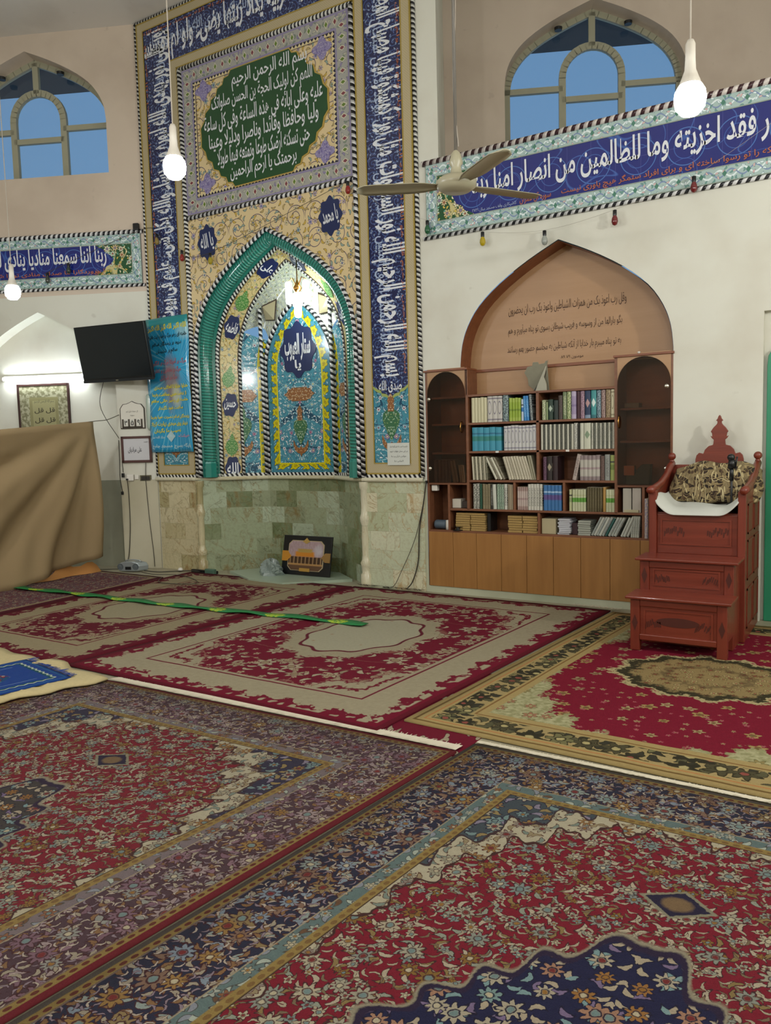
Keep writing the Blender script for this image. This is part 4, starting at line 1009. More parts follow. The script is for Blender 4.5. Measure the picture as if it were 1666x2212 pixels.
# back, sides, dividers
bx('back_panel', W_SHELF, 0, 2.253, DEP, DEP+.015, .065, 2.10, bev=0)
bx('side_panel', W_SHELF, 0, .022, 0, DEP, .065, 2.09); bx('side_panel', W_SHELF, 2.232, 2.253, 0, DEP, .065, 2.09)
for x, z0, z1 in ((.432, .805, 2.09), (1.115, 1.07, 1.85), (1.80, .805, 2.09)): bx('divider', W_SHELF, x-.013, x+.013, 0, DEP, z0, z1)
for x, z0, z1 in ((.229, .605, 1.045), (.890, .805, 1.065), (1.349, .805, 1.065), (1.118, .605, .79), (2.022, .605, 1.03), (2.072, .605, 1.03)): bx('divider', W_SHELF, x-.011, x+.011, .002, DEP, z0, z1)
for x0, x1, z in ((.022, .42, 1.048), (1.81, 2.232, 1.036), (.445, 1.79, 1.072), (.445, 1.79, 1.338), (.445, 1.79, 1.597), (.445, 1.79, 1.853), (.24, 2.012, .806), (.022, 2.232, .597)):
    bx('shelf', W_SHELF, x0, x1, 0, DEP, z-.012, z+.008)
for z in (1.33, 1.60, 1.85): bx('cabinet_shelf', W_SHELF, .03, .42, .06, DEP, z-.01, z+.008)
for z in (1.40, 1.67): bx('cabinet_shelf', W_SHELF, 1.815, 2.228, .06, DEP, z-.01, z+.008)
ds = [.012, .271, .514, .76, 1.006, 1.254, 1.499, 1.752, 2.001, 2.245]
for a, b in zip(ds[:-1], ds[1:]): bx('cupboard_door', W_DOOR, a+.0015, b-.0015, -.012, .006, .066, .588)
# fascia and the arched lining and panel above
bx('fascia', W_BACK, .44, 1.79, .20, .215, 1.86, 2.075); bx('top_moulding', W_DARK, .42, 1.81, .185, .215, 2.072, 2.098)
bx('cabinet_side', W_DARK, .425, .437, 0, .2, 1.86, 2.09)
al = MB(); reveal(al, 1.315, .936, 2.09, 2.13, .975, -.004, .21, bottom=False); al.build('arch_lining', W_DARK, bc)
P_ = arch(1.315, .936, 2.13, .975)
ab = MB().face([(1.315-.936, .205, 2.08)]+[(x, .205, z) for x, z in P_]+[(1.315+.936, .205, 2.08)]).build('arched_panel', W_BACK, bc)
yb_ = .201; INK = plain('brown_ink', '#4a3020', .6)
for t, cx, w, cz, dx in (('وقل رب اعوذ بک من همزات الشیاطین واعوذ بک رب ان یحضرون', 1.30, 1.06, 2.60, 0), ('بگو بارالها من از وسوسه و فریب شیطان بسوی تو پناه میآورم و هم', 1.28, 1.03, 2.42, 0), ('به تو پناه میبرم بار خدایا از آنکه شیاطین به مجلسم حضور بهم رسانند', 1.27, 1.03, 2.25, 0), ('مومنون ۹۷ ۹۸', 1.36, .20, 2.15, 0)):
    letters(ab, 'lettering', INK, [dict(s=t, cx=cx, cz=cz, w=w, h=.10 if w > .5 else .035, y=yb_, bold=-.004)])
for x0, x1, zt in ((.0, .44, 2.108), (1.79, 2.253, 2.108)):
    bx('top_moulding', W_DARK, x0-.008, x1+.008, -.02, .19, zt-.018, zt)
def gdoor(x0, x1, z0, z1, handle_x, hinge_x):
    r = (x1-x0)/2; cx = (x0+x1)/2; zs = z1-r*1.02
    A_ = [(cx-r*math.cos(PI*i/20), zs+r*1.02*math.sin(PI*i/20)) for i in range(21)]
    d = bc
    # wooden face above the round arch
    f = MB()
    for (xa, za), (xb, zb) in zip(A_[:-1], A_[1:]): f.face([(xa,-.004,za),(xb,-.004,zb),(xb,-.004,z1+.03),(xa,-.004,z1+.03)])
    f.build('arch_face', W_BACK, d)
    pane = MB().poly([(x0, z0)]+A_+[(x1, z0)], -.012, -.007).build('glass_door', GLASS_T, d)
    hz = lerp(z0, z1, .50)
    MB().tube([(handle_x, -.012, hz-.05), (handle_x, -.035, hz-.035), (handle_x, -.042, hz), (handle_x, -.035, hz+.035), (handle_x, -.012, hz+.05)], .006, 8).build('handle', BRASS, pane, smooth=True)
    for z in (lerp(z0, z1, .13), lerp(z0, z1, .76)):
        MB(T=lambda x, y, z_: (hinge_x+x, -.013-z_, z+y)).lathe([(.001, 0), (.019, 0), (.019, .004), (.013, .009), (.001, .010)], seg=14).build('glass_hinge_stud', CHROME, pane, smooth=True)
gdoor(.026, .418, 1.055, 2.085, .385, .045); gdoor(1.812, 2.236, 1.045, 2.085, 1.83, 2.205)
MB(T=lambda x, y, z_: (1.985+x, .013-z_, 2.118+y)).lathe([(.001, 0), (.012, 0), (.010, .02), (.001, .024)], seg=10).build('top_knob', WHITE, bc, smooth=True)

# ------------------------------------------------------------------ books
BM = {}
def bmat(base, style='', b2='#8a8a84', b3='#3a3a3a'):
    k = (base, style, b2, b3)
    if k in BM: return BM[k]
    M = Mat('book_cover_%d' % len(BM)); u, v, _ = M.co('UV'); c = hx(base)     # u across the spine 0-1, v up 0-1
    if style == 'band': c = M.mix(M.band(v, .42, .62, .03), c, hx(b2)); c = M.mix(M.band(v, .70, .76, .03), c, hx(b3))
    elif style == 'ends': c = M.mix(M.lt(v, .16, .04), c, hx(b2)); c = M.mix(M.lt(.82, v, .04), c, hx(b2)); c = M.mix(M.band(v, .44, .52, .03), c, hx(b3))
    elif style == 'oval':
        q = M.hyp((u-.5)/.36, (v-.55)/.26); c = M.mix(M.band(q, .8, 1., .06), c, hx(b2)); c = M.mix(M.band(v, .07, .12, .02), c, hx(b2)); c = M.mix(M.band(v, .88, .93, .02), c, hx(b2))
    elif style == 'dia':
        q = M.abs(u-.5)/.42+M.abs(v-.55)/.16; c = M.mix(M.lt(q, 1., .08), c, hx(b2)); c = M.mix(M.lt(v, .12, .03), c, hx(b3))
    elif style == 'text':
        n = M.m('GREATER_THAN', M.noise(u*3., v*26., sc=1.6, det=1.), .53); c = M.mix(n*M.lt(M.abs(u-.5), .3, .06)*M.band(v, .15, .85, .03), c, hx(b2))
    elif style == 'mott':
        n = M.noise(u*2., v*7., sc=2., det=3.); c = M.mix(M.lt(.48, n, .08), c, hx(b2)); c = M.mix(M.lt(.62, n, .05), c, hx(b3))
    BM[k] = M.done(c, .45); return BM[k]
PAGES = plain('paper_edges', '#cfc6ac', .8)
def book_mesh(w, h, d, mat):
    mb = MB()
    n = 6
    sp_ = [(w*(i/n-.5), -d/2-.006*math.sin(PI*i/n)) for i in range(n+1)]
    for (xa, ya), (xb, yb) in zip(sp_[:-1], sp_[1:]):
        mb.face([(xa,ya,0),(xb,yb,0),(xb,yb,h),(xa,ya,h)], [(xa/w+.5, 0), (xb/w+.5, 0), (xb/w+.5, 1), (xa/w+.5, 1)])
    for x in (-w/2, w/2): mb.face([(x,-d/2,0),(x,d/2,0),(x,d/2,h),(x,-d/2,h)], [(.5, 0), (.5, 0), (.5, 1), (.5, 1)])
    for z in (0., h): mb.face([(x, y, z) for x, y in sp_]+[(w/2,d/2,z),(-w/2,d/2,z)], [(.5, .3)]*(len(sp_)+2), mi=1)
    mb.face([(-w/2,d/2,0),(w/2,d/2,0),(w/2,d/2,h),(-w/2,d/2,h)], [(0, 0)]*4, mi=1)
    return mb.build('book', [mat, PAGES], org=(0, 0, 0))
rnd = random.Random(3)
def books(z, x0, x1, n, h, mat, label, lean=0., depth=.17, jit=.004, y=.10, group=None, alt=None):
    w = (x1-x0)/n
    src = {}
    for i in range(n):
        m_ = alt if (alt is not None and i % 2) else mat
        if m_ not in src:
            b = book_mesh(w*.95/max(.5, 1/math.cos(R(lean))), h, depth, m_); src[m_] = b
        else:
            b = src[m_].copy(); COL.objects.link(b)
        lab = label
        b.location = (x0+w*(i+.5)+h*math.sin(R(lean))*0, y+rnd.uniform(-jit, jit), z+abs(math.sin(R(lean)))*w/2)
        b.rotation_euler = (0, R(lean), 0); b.scale = (1, 1, 1+rnd.uniform(-.012, .012))
        b['label'] = lab; b['category'] = 'book'
        if n > 1: b['group'] = group or label
        elif 'group' in b: del b['group']
Z1, Z2, Z3, Z4, Z5 = 1.606, 1.347, 1.081, .815, .606
B = books
B(Z1, .475, .627, 5, .225, bmat('#cbc6a4'), 'plain cream book in the set at the left end of the top shelf')
B(Z1, .631, .778, 3, .232, bmat('#c2bfb8', 'oval', '#7f7a84'), 'silver white book with an oval on its spine, right of the cream set')
B(Z1, .783, .838, 1, .232, bmat('#8fa4a4', 'mott', '#3c4b50', '#c9d4d0'), 'grey and teal mottled book between the silver and the lime green books')
B(Z1, .844, .954, 4, .205, bmat('#8ea832', 'ends', '#9fb44a', '#6f8a22'), 'lime green book in the row of four on the top shelf')
B(Z1, .958, .980, 1, .190, bmat('#b9c6d6', 'band', '#2f6fb0'), 'narrow white and blue book right of the lime green books')
B(Z1, .984, 1.032, 2, .215, bmat('#2f7fbd', 'text', '#8fc0e0'), 'bright blue book near the middle divider of the top shelf', lean=-2.5)
B(Z1, 1.046, 1.068, 1, .225, bmat('#1f2326', 'mott', '#9aa4a4', '#15181a'), 'black book with pale marks leaning beside the bright blue books', lean=-4)
one = [(1.153,1.185,.17,'#6a7a58','mott','#c8cca8','#28341f','small green and cream book, first right of the middle divider on the top shelf'),
 (1.188,1.206,.155,'#8f9f74','','','','thin pale green book second from the middle divider'),
 (1.210,1.252,.175,'#20382c','dia','#a9b8a8','#20382c','dark green book with a pale emblem, third from the middle divider'),
 (1.255,1.297,.165,'#1c2a26','','','','short black green book beside the dark green emblem book'),
 (1.301,1.336,.205,'#3a302c','mott','#54463f','#26201e','dark brown book left of the tall green striped one on the top shelf'),
 (1.340,1.374,.232,'#6f7f5c','text','#c9cba8','','tall grey green book with a lettered spine on the top shelf'),
 (1.378,1.411,.232,'#cfd0a2','mott','#5a7a3a','#e0dcc0','cream book with green patches on the top right shelf'),
 (1.415,1.458,.232,'#9a8cab','ends','#b4a8c0','#7f7096','lilac book on the top right shelf'),
 (1.462,1.490,.228,'#3c1626','','','','thin dark wine book right of the lilac one'),
 (1.494,1.529,.228,'#7a5a6c','mott','#a68a98','#4a3442','mauve patterned book between the wine and the navy books'),
 (1.533,1.581,.232,'#1f3454','dia','#b08c8c','#7f92a8','navy book with a rosy diamond on its spine'),
 (1.585,1.630,.232,'#3f8f92','dia','#cfe0dc','#2a6a72','turquoise book with a pale diamond on its spine'),
 (1.634,1.668,.230,'#24505a','mott','#8fa4b0','#1f3c48','dark teal mottled book right of the turquoise one'),
 (1.672,1.706,.232,'#6f5450','mott','#a68f88','#4c3a38','brown mauve mottled book near the right end of the top shelf'),
 (1.710,1.750,.230,'#a08c6a','mott','#6f5c42','#c4b490','tan patterned book, last but one on the top shelf'),
 (1.753,1.784,.232,'#c3bc9e','oval','#8c8468','','cream book at the right end of the top shelf')]
for x0, x1, h, c, s_, b2, b3, lab in one: B(Z1, x0, x1, 1, h, bmat(c, s_, b2 or '#888888', b3 or '#444444'), lab)
B(Z2, .475, .765, 5, .213, bmat('#3f93ac', 'band', '#2f7f78', '#2a6a8a'), 'turquoise blue book in the set of five on the second shelf')
B(Z2, .790, 1.098, 9, .220, bmat('#c4c4c2', 'oval', '#8c8a98'), 'white ornate book in the set left of the middle divider on the second shelf')
B(Z2, 1.140, 1.432, 15, .218, bmat('#c0bfaf'), 'thin booklet in the black and white striped row on the second shelf', alt=bmat('#2a2d28', 'mott', '#5a5c50', '#1a1c1a'))
B(Z2, 1.436, 1.468, 1, .222, bmat('#cac8bc', 'mott', '#8f9088', '#dcdcd4'), 'white floral spined book amid the striped booklets of the second shelf')
B(Z2, 1.472, 1.486, 1, .215, bmat('#22241f'), 'thin black book right of the floral spined one')
B(Z2, 1.489, 1.522, 1, .218, bmat('#c4c5b4'), 'plain wide white book left of the dotted one on the second shelf')
B(Z2, 1.525, 1.583, 1, .220, bmat('#c6c8b4', 'dia', '#7f9478', '#c6c8b4'), 'wide white book with one green dot on its spine')
B(Z2, 1.587, 1.784, 11, .218, bmat('#bcbbac', 'text', '#8a8a80'), 'thin booklet at the right end of the second shelf', alt=bmat('#34372f', 'mott', '#6a6c60', '#22241f'))
B(Z3, .475, .628, 8, .215, bmat('#c4bfa8'), 'thin booklet standing at the left end of the third shelf', lean=-3, alt=bmat('#3f4034', 'mott', '#8c8870', '#2a2a22'))
B(Z3, .70, .80, 4, .222, bmat('#c6c4b0'), 'white booklet leaning left over the gap in the third shelf', lean=-27, alt=bmat('#98917a', 'mott', '#5f5a48', '#b0aa94'))
B(Z3, .835, 1.06, 9, .215, bmat('#bdb6a0', 'text', '#a39b84'), 'beige booklet in the leaning row left of the divider on the third shelf', lean=-17)
B(Z3, 1.055, 1.096, 2, .222, bmat('#8f8a72'), 'olive beige booklet leaning against the divider of the third shelf', lean=-13)
B(Z3, 1.158, 1.188, 1, .205, bmat('#3f2436', 'mott', '#6a4a60', '#2a1824'), 'plum book right of the middle divider on the third shelf')
B(Z3, 1.192, 1.240, 1, .21, bmat('#2a2220', 'dia', '#9c947c', '#2a2220'), 'dark book with a gold ornament on the third shelf')
B(Z3, 1.244, 1.29, 1, .208, bmat('#2c1a1e'), 'black brown book left of the empty space on the third shelf')
B(Z3, 1.418, 1.452, 1, .222, bmat('#b0a29a', 'text', '#6a5c58'), 'pinkish grey book leaning right across the empty space of the third shelf', lean=12)
B(Z3, 1.487, 1.660, 5, .212, bmat('#b5b1a6', 'ends', '#8a7c7c', '#a08c8c'), 'white book with greyish pink bands in the set of five on the third shelf')
B(Z3, 1.664, 1.698, 1, .205, bmat('#54403a', 'mott', '#6a544c', '#3a2c28'), 'brown book right of the pink banded set')
B(Z3, 1.702, 1.744, 1, .215, bmat('#8d908a', 'text', '#5f5f5a'), 'grey book near the right end of the third shelf')
B(Z3, 1.748, 1.784, 1, .210, bmat('#8f9a58', 'band', '#6a7a3c'), 'green book at the right end of the third shelf')
B(Z4, .478, .542, 2, .232, bmat('#c7c6b8', 'mott', '#4c4e48', '#dddccf'), 'white book with black ornament at the left end of the fourth shelf')
B(Z4, .546, .566, 1, .228, bmat('#20503c'), 'thin bottle green book on the fourth shelf')
B(Z4, .570, .650, 3, .228, bmat('#847a5e', 'text', '#645c44'), 'olive brown book in the group of three on the fourth shelf')
B(Z4, .654, .674, 1, .23, bmat('#22241f', 'text', '#a4a498'), 'black book between the olive and the white books of the fourth shelf')
B(Z4, .678, .712, 1, .226, bmat('#c6c9bc'), 'plain white book in the middle of the fourth shelf', lean=-2)
B(Z4, .716, .784, 3, .23, bmat('#5f7d68', 'mott', '#a8b8a4', '#2c4438'), 'green patterned book right of the plain white one')
B(Z4, .788, .816, 1, .232, bmat('#c8c8bc', 'text', '#16181a'), 'white book with a black lettered stripe on the fourth shelf')
B(Z4, .820, .872, 3, .225, bmat('#a0937c'), 'beige book at the right end of the first cell of the fourth shelf')
B(Z4, .914, 1.012, 5, .205, bmat('#c0b0a8', 'ends', '#a58c84', '#a98f8c'), 'short rosy white book in the second cell of the fourth shelf')
B(Z4, 1.016, 1.118, 4, .232, bmat('#c5c4b8', 'text', '#5a5a54', '#b08088'), 'tall white ornate book in the second cell of the fourth shelf')
B(Z4, 1.122, 1.148, 1, .232, bmat('#c4c4b6', 'text', '#121416'), 'white book with black panel beside the blue set')
B(Z4, 1.160, 1.325, 5, .222, bmat('#3a6fa4', 'band', '#5a4a84', '#9fbcd8'), 'blue book with a purple band in the set of five on the fourth shelf')
B(Z4, 1.392, 1.414, 1, .185, bmat('#b9bd92', 'band', '#8fa070'), 'yellowish book at the left of the green banded set')
B(Z4, 1.418, 1.538, 5, .187, bmat('#c0c4a2', 'band', '#5f9a3c', '#b4b88c'), 'white book with a green band in the set of five on the fourth shelf')
B(Z4, 1.546, 1.680, 6, .205, bmat('#5a5238', 'text', '#746a4c'), 'dark olive book in the third cell of the fourth shelf')
B(Z4, 1.684, 1.708, 1, .21, bmat('#b08a4c'), 'tan yellow book between the olive and the green banded books')
B(Z4, 1.712, 1.784, 3, .187, bmat('#c0c4a2', 'band', '#5f9a3c', '#b4b88c'), 'white book with a green band at the right end of the fourth shelf')
B(Z4, 1.850, 1.922, 1, .20, bmat('#b5b0a2'), 'pale grey box file in the small right cell, the left one of the pair'); B(Z4, 1.928, 2.0, 1, .205, bmat('#b3ab9f'), 'pale grey box file in the small right cell, the right one of the pair')
B(Z5, 1.58, 1.696, 5, .175, bmat('#a4aaa2', 'text', '#5c6a70'), 'slim booklet leaning right in the left part of the slanted bottom row', lean=27, alt=bmat('#c0c4b8'))
B(Z5, 1.700, 1.721, 1, .172, bmat('#2f5f58'), 'dark green booklet leaning among the pale ones in the bottom row', lean=27)
B(Z5, 1.725, 1.80, 3, .175, bmat('#b0b5aa', 'text', '#5c6a70'), 'slim booklet leaning right just beside the dark green one in the bottom row', lean=27)
B(Z5, 1.83, 1.90, 3, .175, bmat('#b8bcb0'), 'pale booklet leaning at the end of the slanted bottom row', lean=24)
B(Z5, 1.915, 1.985, 4, .178, bmat('#b6b8aa', 'text', '#6a6f74'), 'slim booklet standing upright at the right end of the bottom row', lean=4)
B(.606, 2.035, 2.062, 1, .33, bmat('#c8b8a0', 'mott', '#8a84a0', '#d4ccb8'), 'tall pale magazine with a violet picture in the narrow cell by the red pulpit', depth=.2, y=.09)
# dark books behind the left glass door
B(1.057, .07, .25, 5, .21, bmat('#3c2a26', 'mott', '#54403a', '#261a18'), 'dark brown book behind the left glass door')
B(1.057, .27, .33, 2, .205, bmat('#6a5c44'), 'olive book leaning behind the left glass door', lean=-10)
B(1.057, .345, .40, 3, .16, bmat('#8a7c60'), 'low pale booklet in the right corner behind the left glass door', lean=-6)
# yellowed booklets lying in two piles
def pile_of(x0, x1, z, n, label, mat, th, name='booklet', cat='booklet', y0=.03, y1=.2, jit=.006):
    src = None
    for i in range(n):
        if src is None:
            src = MB(uv=lambda x, y, z_: (x, z_)).box(-(x1-x0)/2, (x1-x0)/2, -(y1-y0)/2, (y1-y0)/2, 0, th*.84).build(name, mat, org=(0, 0, 0)); b = src
        else: b = src.copy(); COL.objects.link(b)
        b.location = ((x0+x1)/2+rnd.uniform(-jit, jit), (y0+y1)/2+rnd.uniform(-.006, .006), z+th*i)
        b['label'] = label; b['category'] = cat
        if n > 1: b['group'] = label
YB = plain('yellowed_paper', '#a78a52', .8, nz=.15, sc=50)
pile_of(.285, .432, Z5, 8, 'yellowed booklet in the left half of the left pile in the bottom row', YB, .021)
pile_of(.438, .585, Z5, 8, 'yellowed booklet in the right half of the left pile in the bottom row', YB, .021)
pile_of(.815, .950, Z5, 7, 'yellowed booklet in the left half of the second pile in the bottom row', YB, .022)
pile_of(.956, 1.095, Z5, 7, 'yellowed booklet in the right half of the second pile in the bottom row', YB, .022)
MB().box(1.135, 1.262, .03, .2, Z5, Z5+.135).build('cardboard_box', plain('beige_card', '#b0a684', .8), label='plain beige box standing in the bottom row right of the yellowed piles', cat='box', bevel=.002)
pile_of(1.285, 1.392, Z5, 9, 'white paper in the loose stack in the bottom row', plain('white_paper', '#bfc1c6', .8), .0155, 'folded_paper', 'paper', jit=.010)
pile_of(1.462, 1.572, Z5, 7, 'pale green booklet in the low stack in the bottom row', plain('pale_green_paper', '#a9ada0', .8), .0185, 'booklet', 'booklet')
MB().box(1.40, 1.45, .06, .2, Z5, Z5+.10).build('dark_box', plain('dark_maroon_card', '#3a2228', .6), label='small dark box between the two paper stacks in the bottom row', cat='box', bevel=.003)
MB().lathe([(.001, 0), (.05, 0), (.05, .006), (.02, .008), (.018, .03), (.05, .035), (.001, .035)], (.31, .02, Z5), 12).build('black_cup', BLACK, label='small black object lying in front of the left yellowed pile', cat='lid')
MB().box(.60, .632, .05, .2, Z5, Z5+.165).build('black_folder', BLACK, label='black folder standing right of the left yellowed pile', cat='folder', bevel=.002)
# small things in the left cells
MB().box(.035, .095, .02, .07, .975, 1.03).build('wall_socket', WHITE, label='white electric socket in the top of the tall left cell', cat='socket', bevel=.006)
MB().box(.245, .335, .04, .14, .816, .90).build('white_carton', plain('white_carton_card', '#c4beb0', .7), label='white carton in the small cell below the left glass door', cat='carton', bevel=.003)
MB().box(.345, .41, .05, .14, .816, .88).build('dark_packet', plain('brown_packet', '#3c302a', .7), label='dark packet beside the white carton below the left glass door', cat='packet', bevel=.004)
MB().box(.14, .21, .16, .17, .66, .90).build('card_sheet', plain('bluish_card', '#9fa6ae', .7), label='bluish white card standing at the back of the tall left cell', cat='card')
MB(T=lambda x, y, z: (.11+z, .07+y, .652+x)).lathe([(.001, -.06), (.04, -.06), (.044, -.05), (.044, .05), (.04, .06), (.001, .06)], seg=16).build('cable_roll', plain('grey_blue_plastic', '#4c5a66', .5), label='grey blue roll lying at the bottom of the tall left cell', cat='roll', smooth=True)
MB().lathe([(.001, 0), (.022, 0), (.024, .03), (.022, .09), (.001, .095)], (.198, .04, Z5), 12).build('white_bottle', WHITE, label='small white bottle beside the grey blue roll', cat='bottle', smooth=True)
MB().box(1.865, 1.985, -.0, .06, .815, .838).build('card_box', plain('cream_card', '#b8b08e', .7), label='flat cream box lying before the two box files', cat='box', bevel=.003)
# things behind the right glass door
MB().poly([(1.86, 1.045), (2.05, 1.045), (2.06, 1.21), (1.99, 1.21), (1.95, 1.17), (1.93, 1.12), (1.92, 1.20), (1.86, 1.20)], .08, .16).build('folder_box', plain('dark_green_binder', '#28382c', .5), label='dark green box folder behind the right glass door', cat='folder', bevel=.003)
MB().box(1.845, 1.93, .07, .079, 1.12, 1.20).build('orange_card', plain('orange_card', '#a46a42', .6), label='orange card leaning on the green box folder behind the right glass door', cat='card')
MB().box(1.84, 1.96, .10, .2, 1.68, 1.72).build('metal_tray', plain('grey_tray', '#6a6a58', .5), label='small grey tray on the upper shelf behind the right glass door', cat='tray', bevel=.003)
# folding book rest on top of the shelves
br = thing('book_rest', 'grey carved wooden folding book rest standing on top of the shelves', 'book rest', (1.09, .09, 1.861))
GR = plain('grey_painted_wood', '#8d8b78', .6, nz=.12)
lo = [(-.11, .12), (-.135, .17), (-.10, .22), (-.055, .225), (-.045, .255), (.0, .255), (.01, .235), (.06, .24), (.075, .26)]
MB(T=lambda x, y, z: (1.09+x, .12+y-.3*(z-.12), 1.861+z)).poly([(-.11, .06), (-.04, .0), (.075, .0), (.085, .26)]+list(reversed(lo)), 0, .012).build('back_leaf', GR, br, bevel=.002)
MB(T=lambda x, y, z: (1.09+x, .07+y+.1*z, 1.861+z)).poly([(-.02, 0), (.085, 0), (.08, .06), (.055, .12), (.075, .20), (.088, .27), (.07, .22), (.035, .14), (.0, .06)], 0, .014).build('front_leaf', plain('pale_painted_wood', '#a5a391', .6), br, bevel=.002)
MB(T=lambda x, y, z: (1.09+x, .085+y+.1*z, 1.861+z)).poly([(-.045, .0), (.02, .0), (.055, .11), (.08, .21), (.06, .19), (.02, .10)], 0, .008).build('dark_slot', plain('dark_grey_wood', '#34362f', .6), br)
for x in (.715, 1.37): MB().box(x, x+.03, -.003, 0, 1.328, 1.345).build('shelf_sticker', WHITE, label='small white sticker on the edge of the second shelf, %s of the middle divider' % ('left' if x < 1 else 'right'), cat='sticker')

# ------------------------------------------------------------------ pulpit
pu = thing('pulpit', 'red wooden pulpit with two steps, a seat and a carved crest', 'pulpit', (2.58, -.7, 0))
def pb(name, x0, x1, y0, y1, z0, z1, mat=W_RED, bev=.005, par=pu): return MB().box(x0, x1, y0, y1, z0, z1).build(name, mat, par, bevel=bev)
PX0, PX1 = 2.262, 2.868
def step_unit(y0, y1, z0, z1, top, legs, zl=None):
    nm = 'step'
    f = y0+.012
    par = pb('step_front', PX0+.06, PX1-.06, f, f+.018, z0+.10 if legs else z0, z1)
    for x0 in (PX0, PX1-.062):
        pb('corner_post', x0, x0+.062, y0, y0+.06, z0, z1, W_RED2)
        zd = .19 if legs else .47
        MB().poly([(x0+.031, zd-.055), (x0+.050, zd), (x0+.031, zd+.055), (x0+.012, zd)], y0-.002, y0).build('carved_diamond', W_CARVE, par)
    pb('rail', PX0+.062, PX1-.062, y0, y0+.03, z1-.05, z1); pb('rail', PX0+.062, PX1-.062, y0-.004, y0+.03, z0+(.075 if legs else 0), z0+(.115 if legs else .035))
    zc = ((zl or z0)+z1)/2+(.02 if legs else -.012); hh = (z1-(zl or z0))*(.26 if legs else .30)
    fr = ring(MB(), PX0+.085, PX1-.085, zc-hh, zc+hh, .012, f-.006, th=.008).build('panel_moulding', W_RED, par)
    for s_ in (-1, 1):
        c0 = 2.565+s_*.155; tm = MB()
        for k in range(9):
            a = rnd.uniform(-.5, .5)+s_*.6; cx = c0+s_*(k-4)*.012; cz = zc-(abs(k-4)*.004)*1+rnd.uniform(-.014, .014)
            tm.poly([(cx-.004+.02*math.sin(a)*0, cz-.02), (cx+.003, cz-.015), (cx+.006+s_*.008, cz+.018), (cx-.001+s_*.008, cz+.02)], f-.002, f)
        tm.build('carved_sprig', W_CARVE, par)
    if legs: MB().poly([(2.565+x, zc+.012+z) for x, z in med_shape(.27, .062, 2, 0, 28)], f-.002, f).build('carved_oval', W_CARVE, par)
    pb('tread', PX0-.028, PX1+.028, y0-.03, y1, z1, z1+.018)
    for x0, x1 in ((PX0, PX0+.02), (PX1-.02, PX1)): pb('step_side', x0, x1, y0+.06, y1, z0+(.10 if legs else 0), z1)
    return par
step_unit(-1.30, -1.04, 0, .352, True, True)
step_unit(-1.05, -.78, .0, .575, True, False, .37)
for x in (PX0+.005, PX1-.06): pb('leg', x, x+.055, -1.04, -.98, 0, .1, W_RED2)
# seat tower
SX0, SX1 = 2.262, 2.90
pb('seat_front', SX0+.05, SX1-.05, -.775, -.755, .59, .875)
ring(MB(), SX0+.075, SX1-.09, .655, .84, .012, -.782, th=.008).build('panel_moulding', W_RED, pu)
for c0 in (2.43, 2.72):
    tm = MB()
    for k in range(11):
        cx = c0+(k-5)*.013; cz = .75+rnd.uniform(-.02, .02); tm.poly([(cx-.004, cz-.02), (cx+.003, cz-.015), (cx+.006, cz+.018), (cx-.001, cz+.02)], -.7775, -.775)
    tm.build('carved_sprig', W_CARVE, pu)
for x0 in (SX0, SX1-.05): pb('arm_post', x0, x0+.052, -.80, -.745, .0 if x0 > 2.5 else .58, 1.04, W_RED2)
pb('seat_board', SX0+.02, SX1-.02, -.76, -.12, .86, .885)
for x0 in (SX0+.002, SX1-.022):
    s_ = MB(T=lambda a, b, c: (x0+b, a, c)); s_.poly([(-.75, .0), (-.10, .0), (-.10, 1.20), (-.16, 1.19), (-.35, 1.10), (-.55, 1.045), (-.75, 1.03)], 0, .022)
    so = s_.build('side_panel', W_RED2, pu, bevel=.003)
    xo = x0+.022 if x0 > 2.5 else x0-.006
    for za, zb in ((.08, .36), (.42, .70), (.74, .95)):
        for ya, yb in ((-.70, -.42), (-.38, -.14)):
            fm = MB()
            for a, b, c, d in ((ya, yb, za, za+.014), (ya, yb, zb-.014, zb), (ya, ya+.014, za, zb), (yb-.014, yb, za, zb)): fm.box(xo, xo+.006, a, b, c, d)
            fm.build('panel_moulding', W_RED2, so)
    MB().tube([(x0+.011, -.83, 1.045), (x0+.011, -.70, 1.05), (x0+.011, -.50, 1.075), (x0+.011, -.32, 1.125), (x0+.011, -.20, 1.185), (x0+.011, -.12, 1.21)], [.026, .028, .026, .026, .028, .026], 12).build('armrest', W_RED, pu, smooth=True)
    MB().ball((x0+.011, -.13, 1.265), .03).build('ball_finial', W_RED, pu, smooth=True)
    MB().lathe([(.028, 0), (.016, .012), (.02, .03), (.012, .04)], (x0+.011, -.13, 1.20), 12).build('finial_neck', W_RED, pu, smooth=True)
HB = [(0, 1.60), (.012, 1.585), (.018, 1.565), (.05, 1.545), (.03, 1.55), (.022, 1.53), (.030, 1.505), (.055, 1.48), (.082, 1.44), (.07, 1.425), (.066, 1.39), (.085, 1.40), (.07, 1.375), (.052, 1.36), (.056, 1.325), (.06, 1.31), (.10, 1.30), (.135, 1.265), (.15, 1.225), (.19, 1.235), (.215, 1.21), (.225, 1.17), (.225, 1.0), (.22, .9), (0, .9)]
HB[3:6] = [(.034, 1.545), (.02, 1.54), (.02, 1.52)]
HB = [(x*.76, 1.24+(z-1.17)*.78 if z > 1.1 else z) for x, z in HB]
ct = 2.622
pts = [(ct-x, z) for x, z in HB if x > 0][::1]
pts = [(ct, HB[0][1])]+[(ct+x, z) for x, z in HB[1:-1]]+[(ct-x, z) for x, z in reversed(HB[1:-1])]
MB().poly(pts, -.145, -.12).build('carved_crest', W_RED, pu, bevel=.003)
pb('back_board', SX0+.02, SX1-.02, -.12, -.10, .02, 1.20, W_RED2)
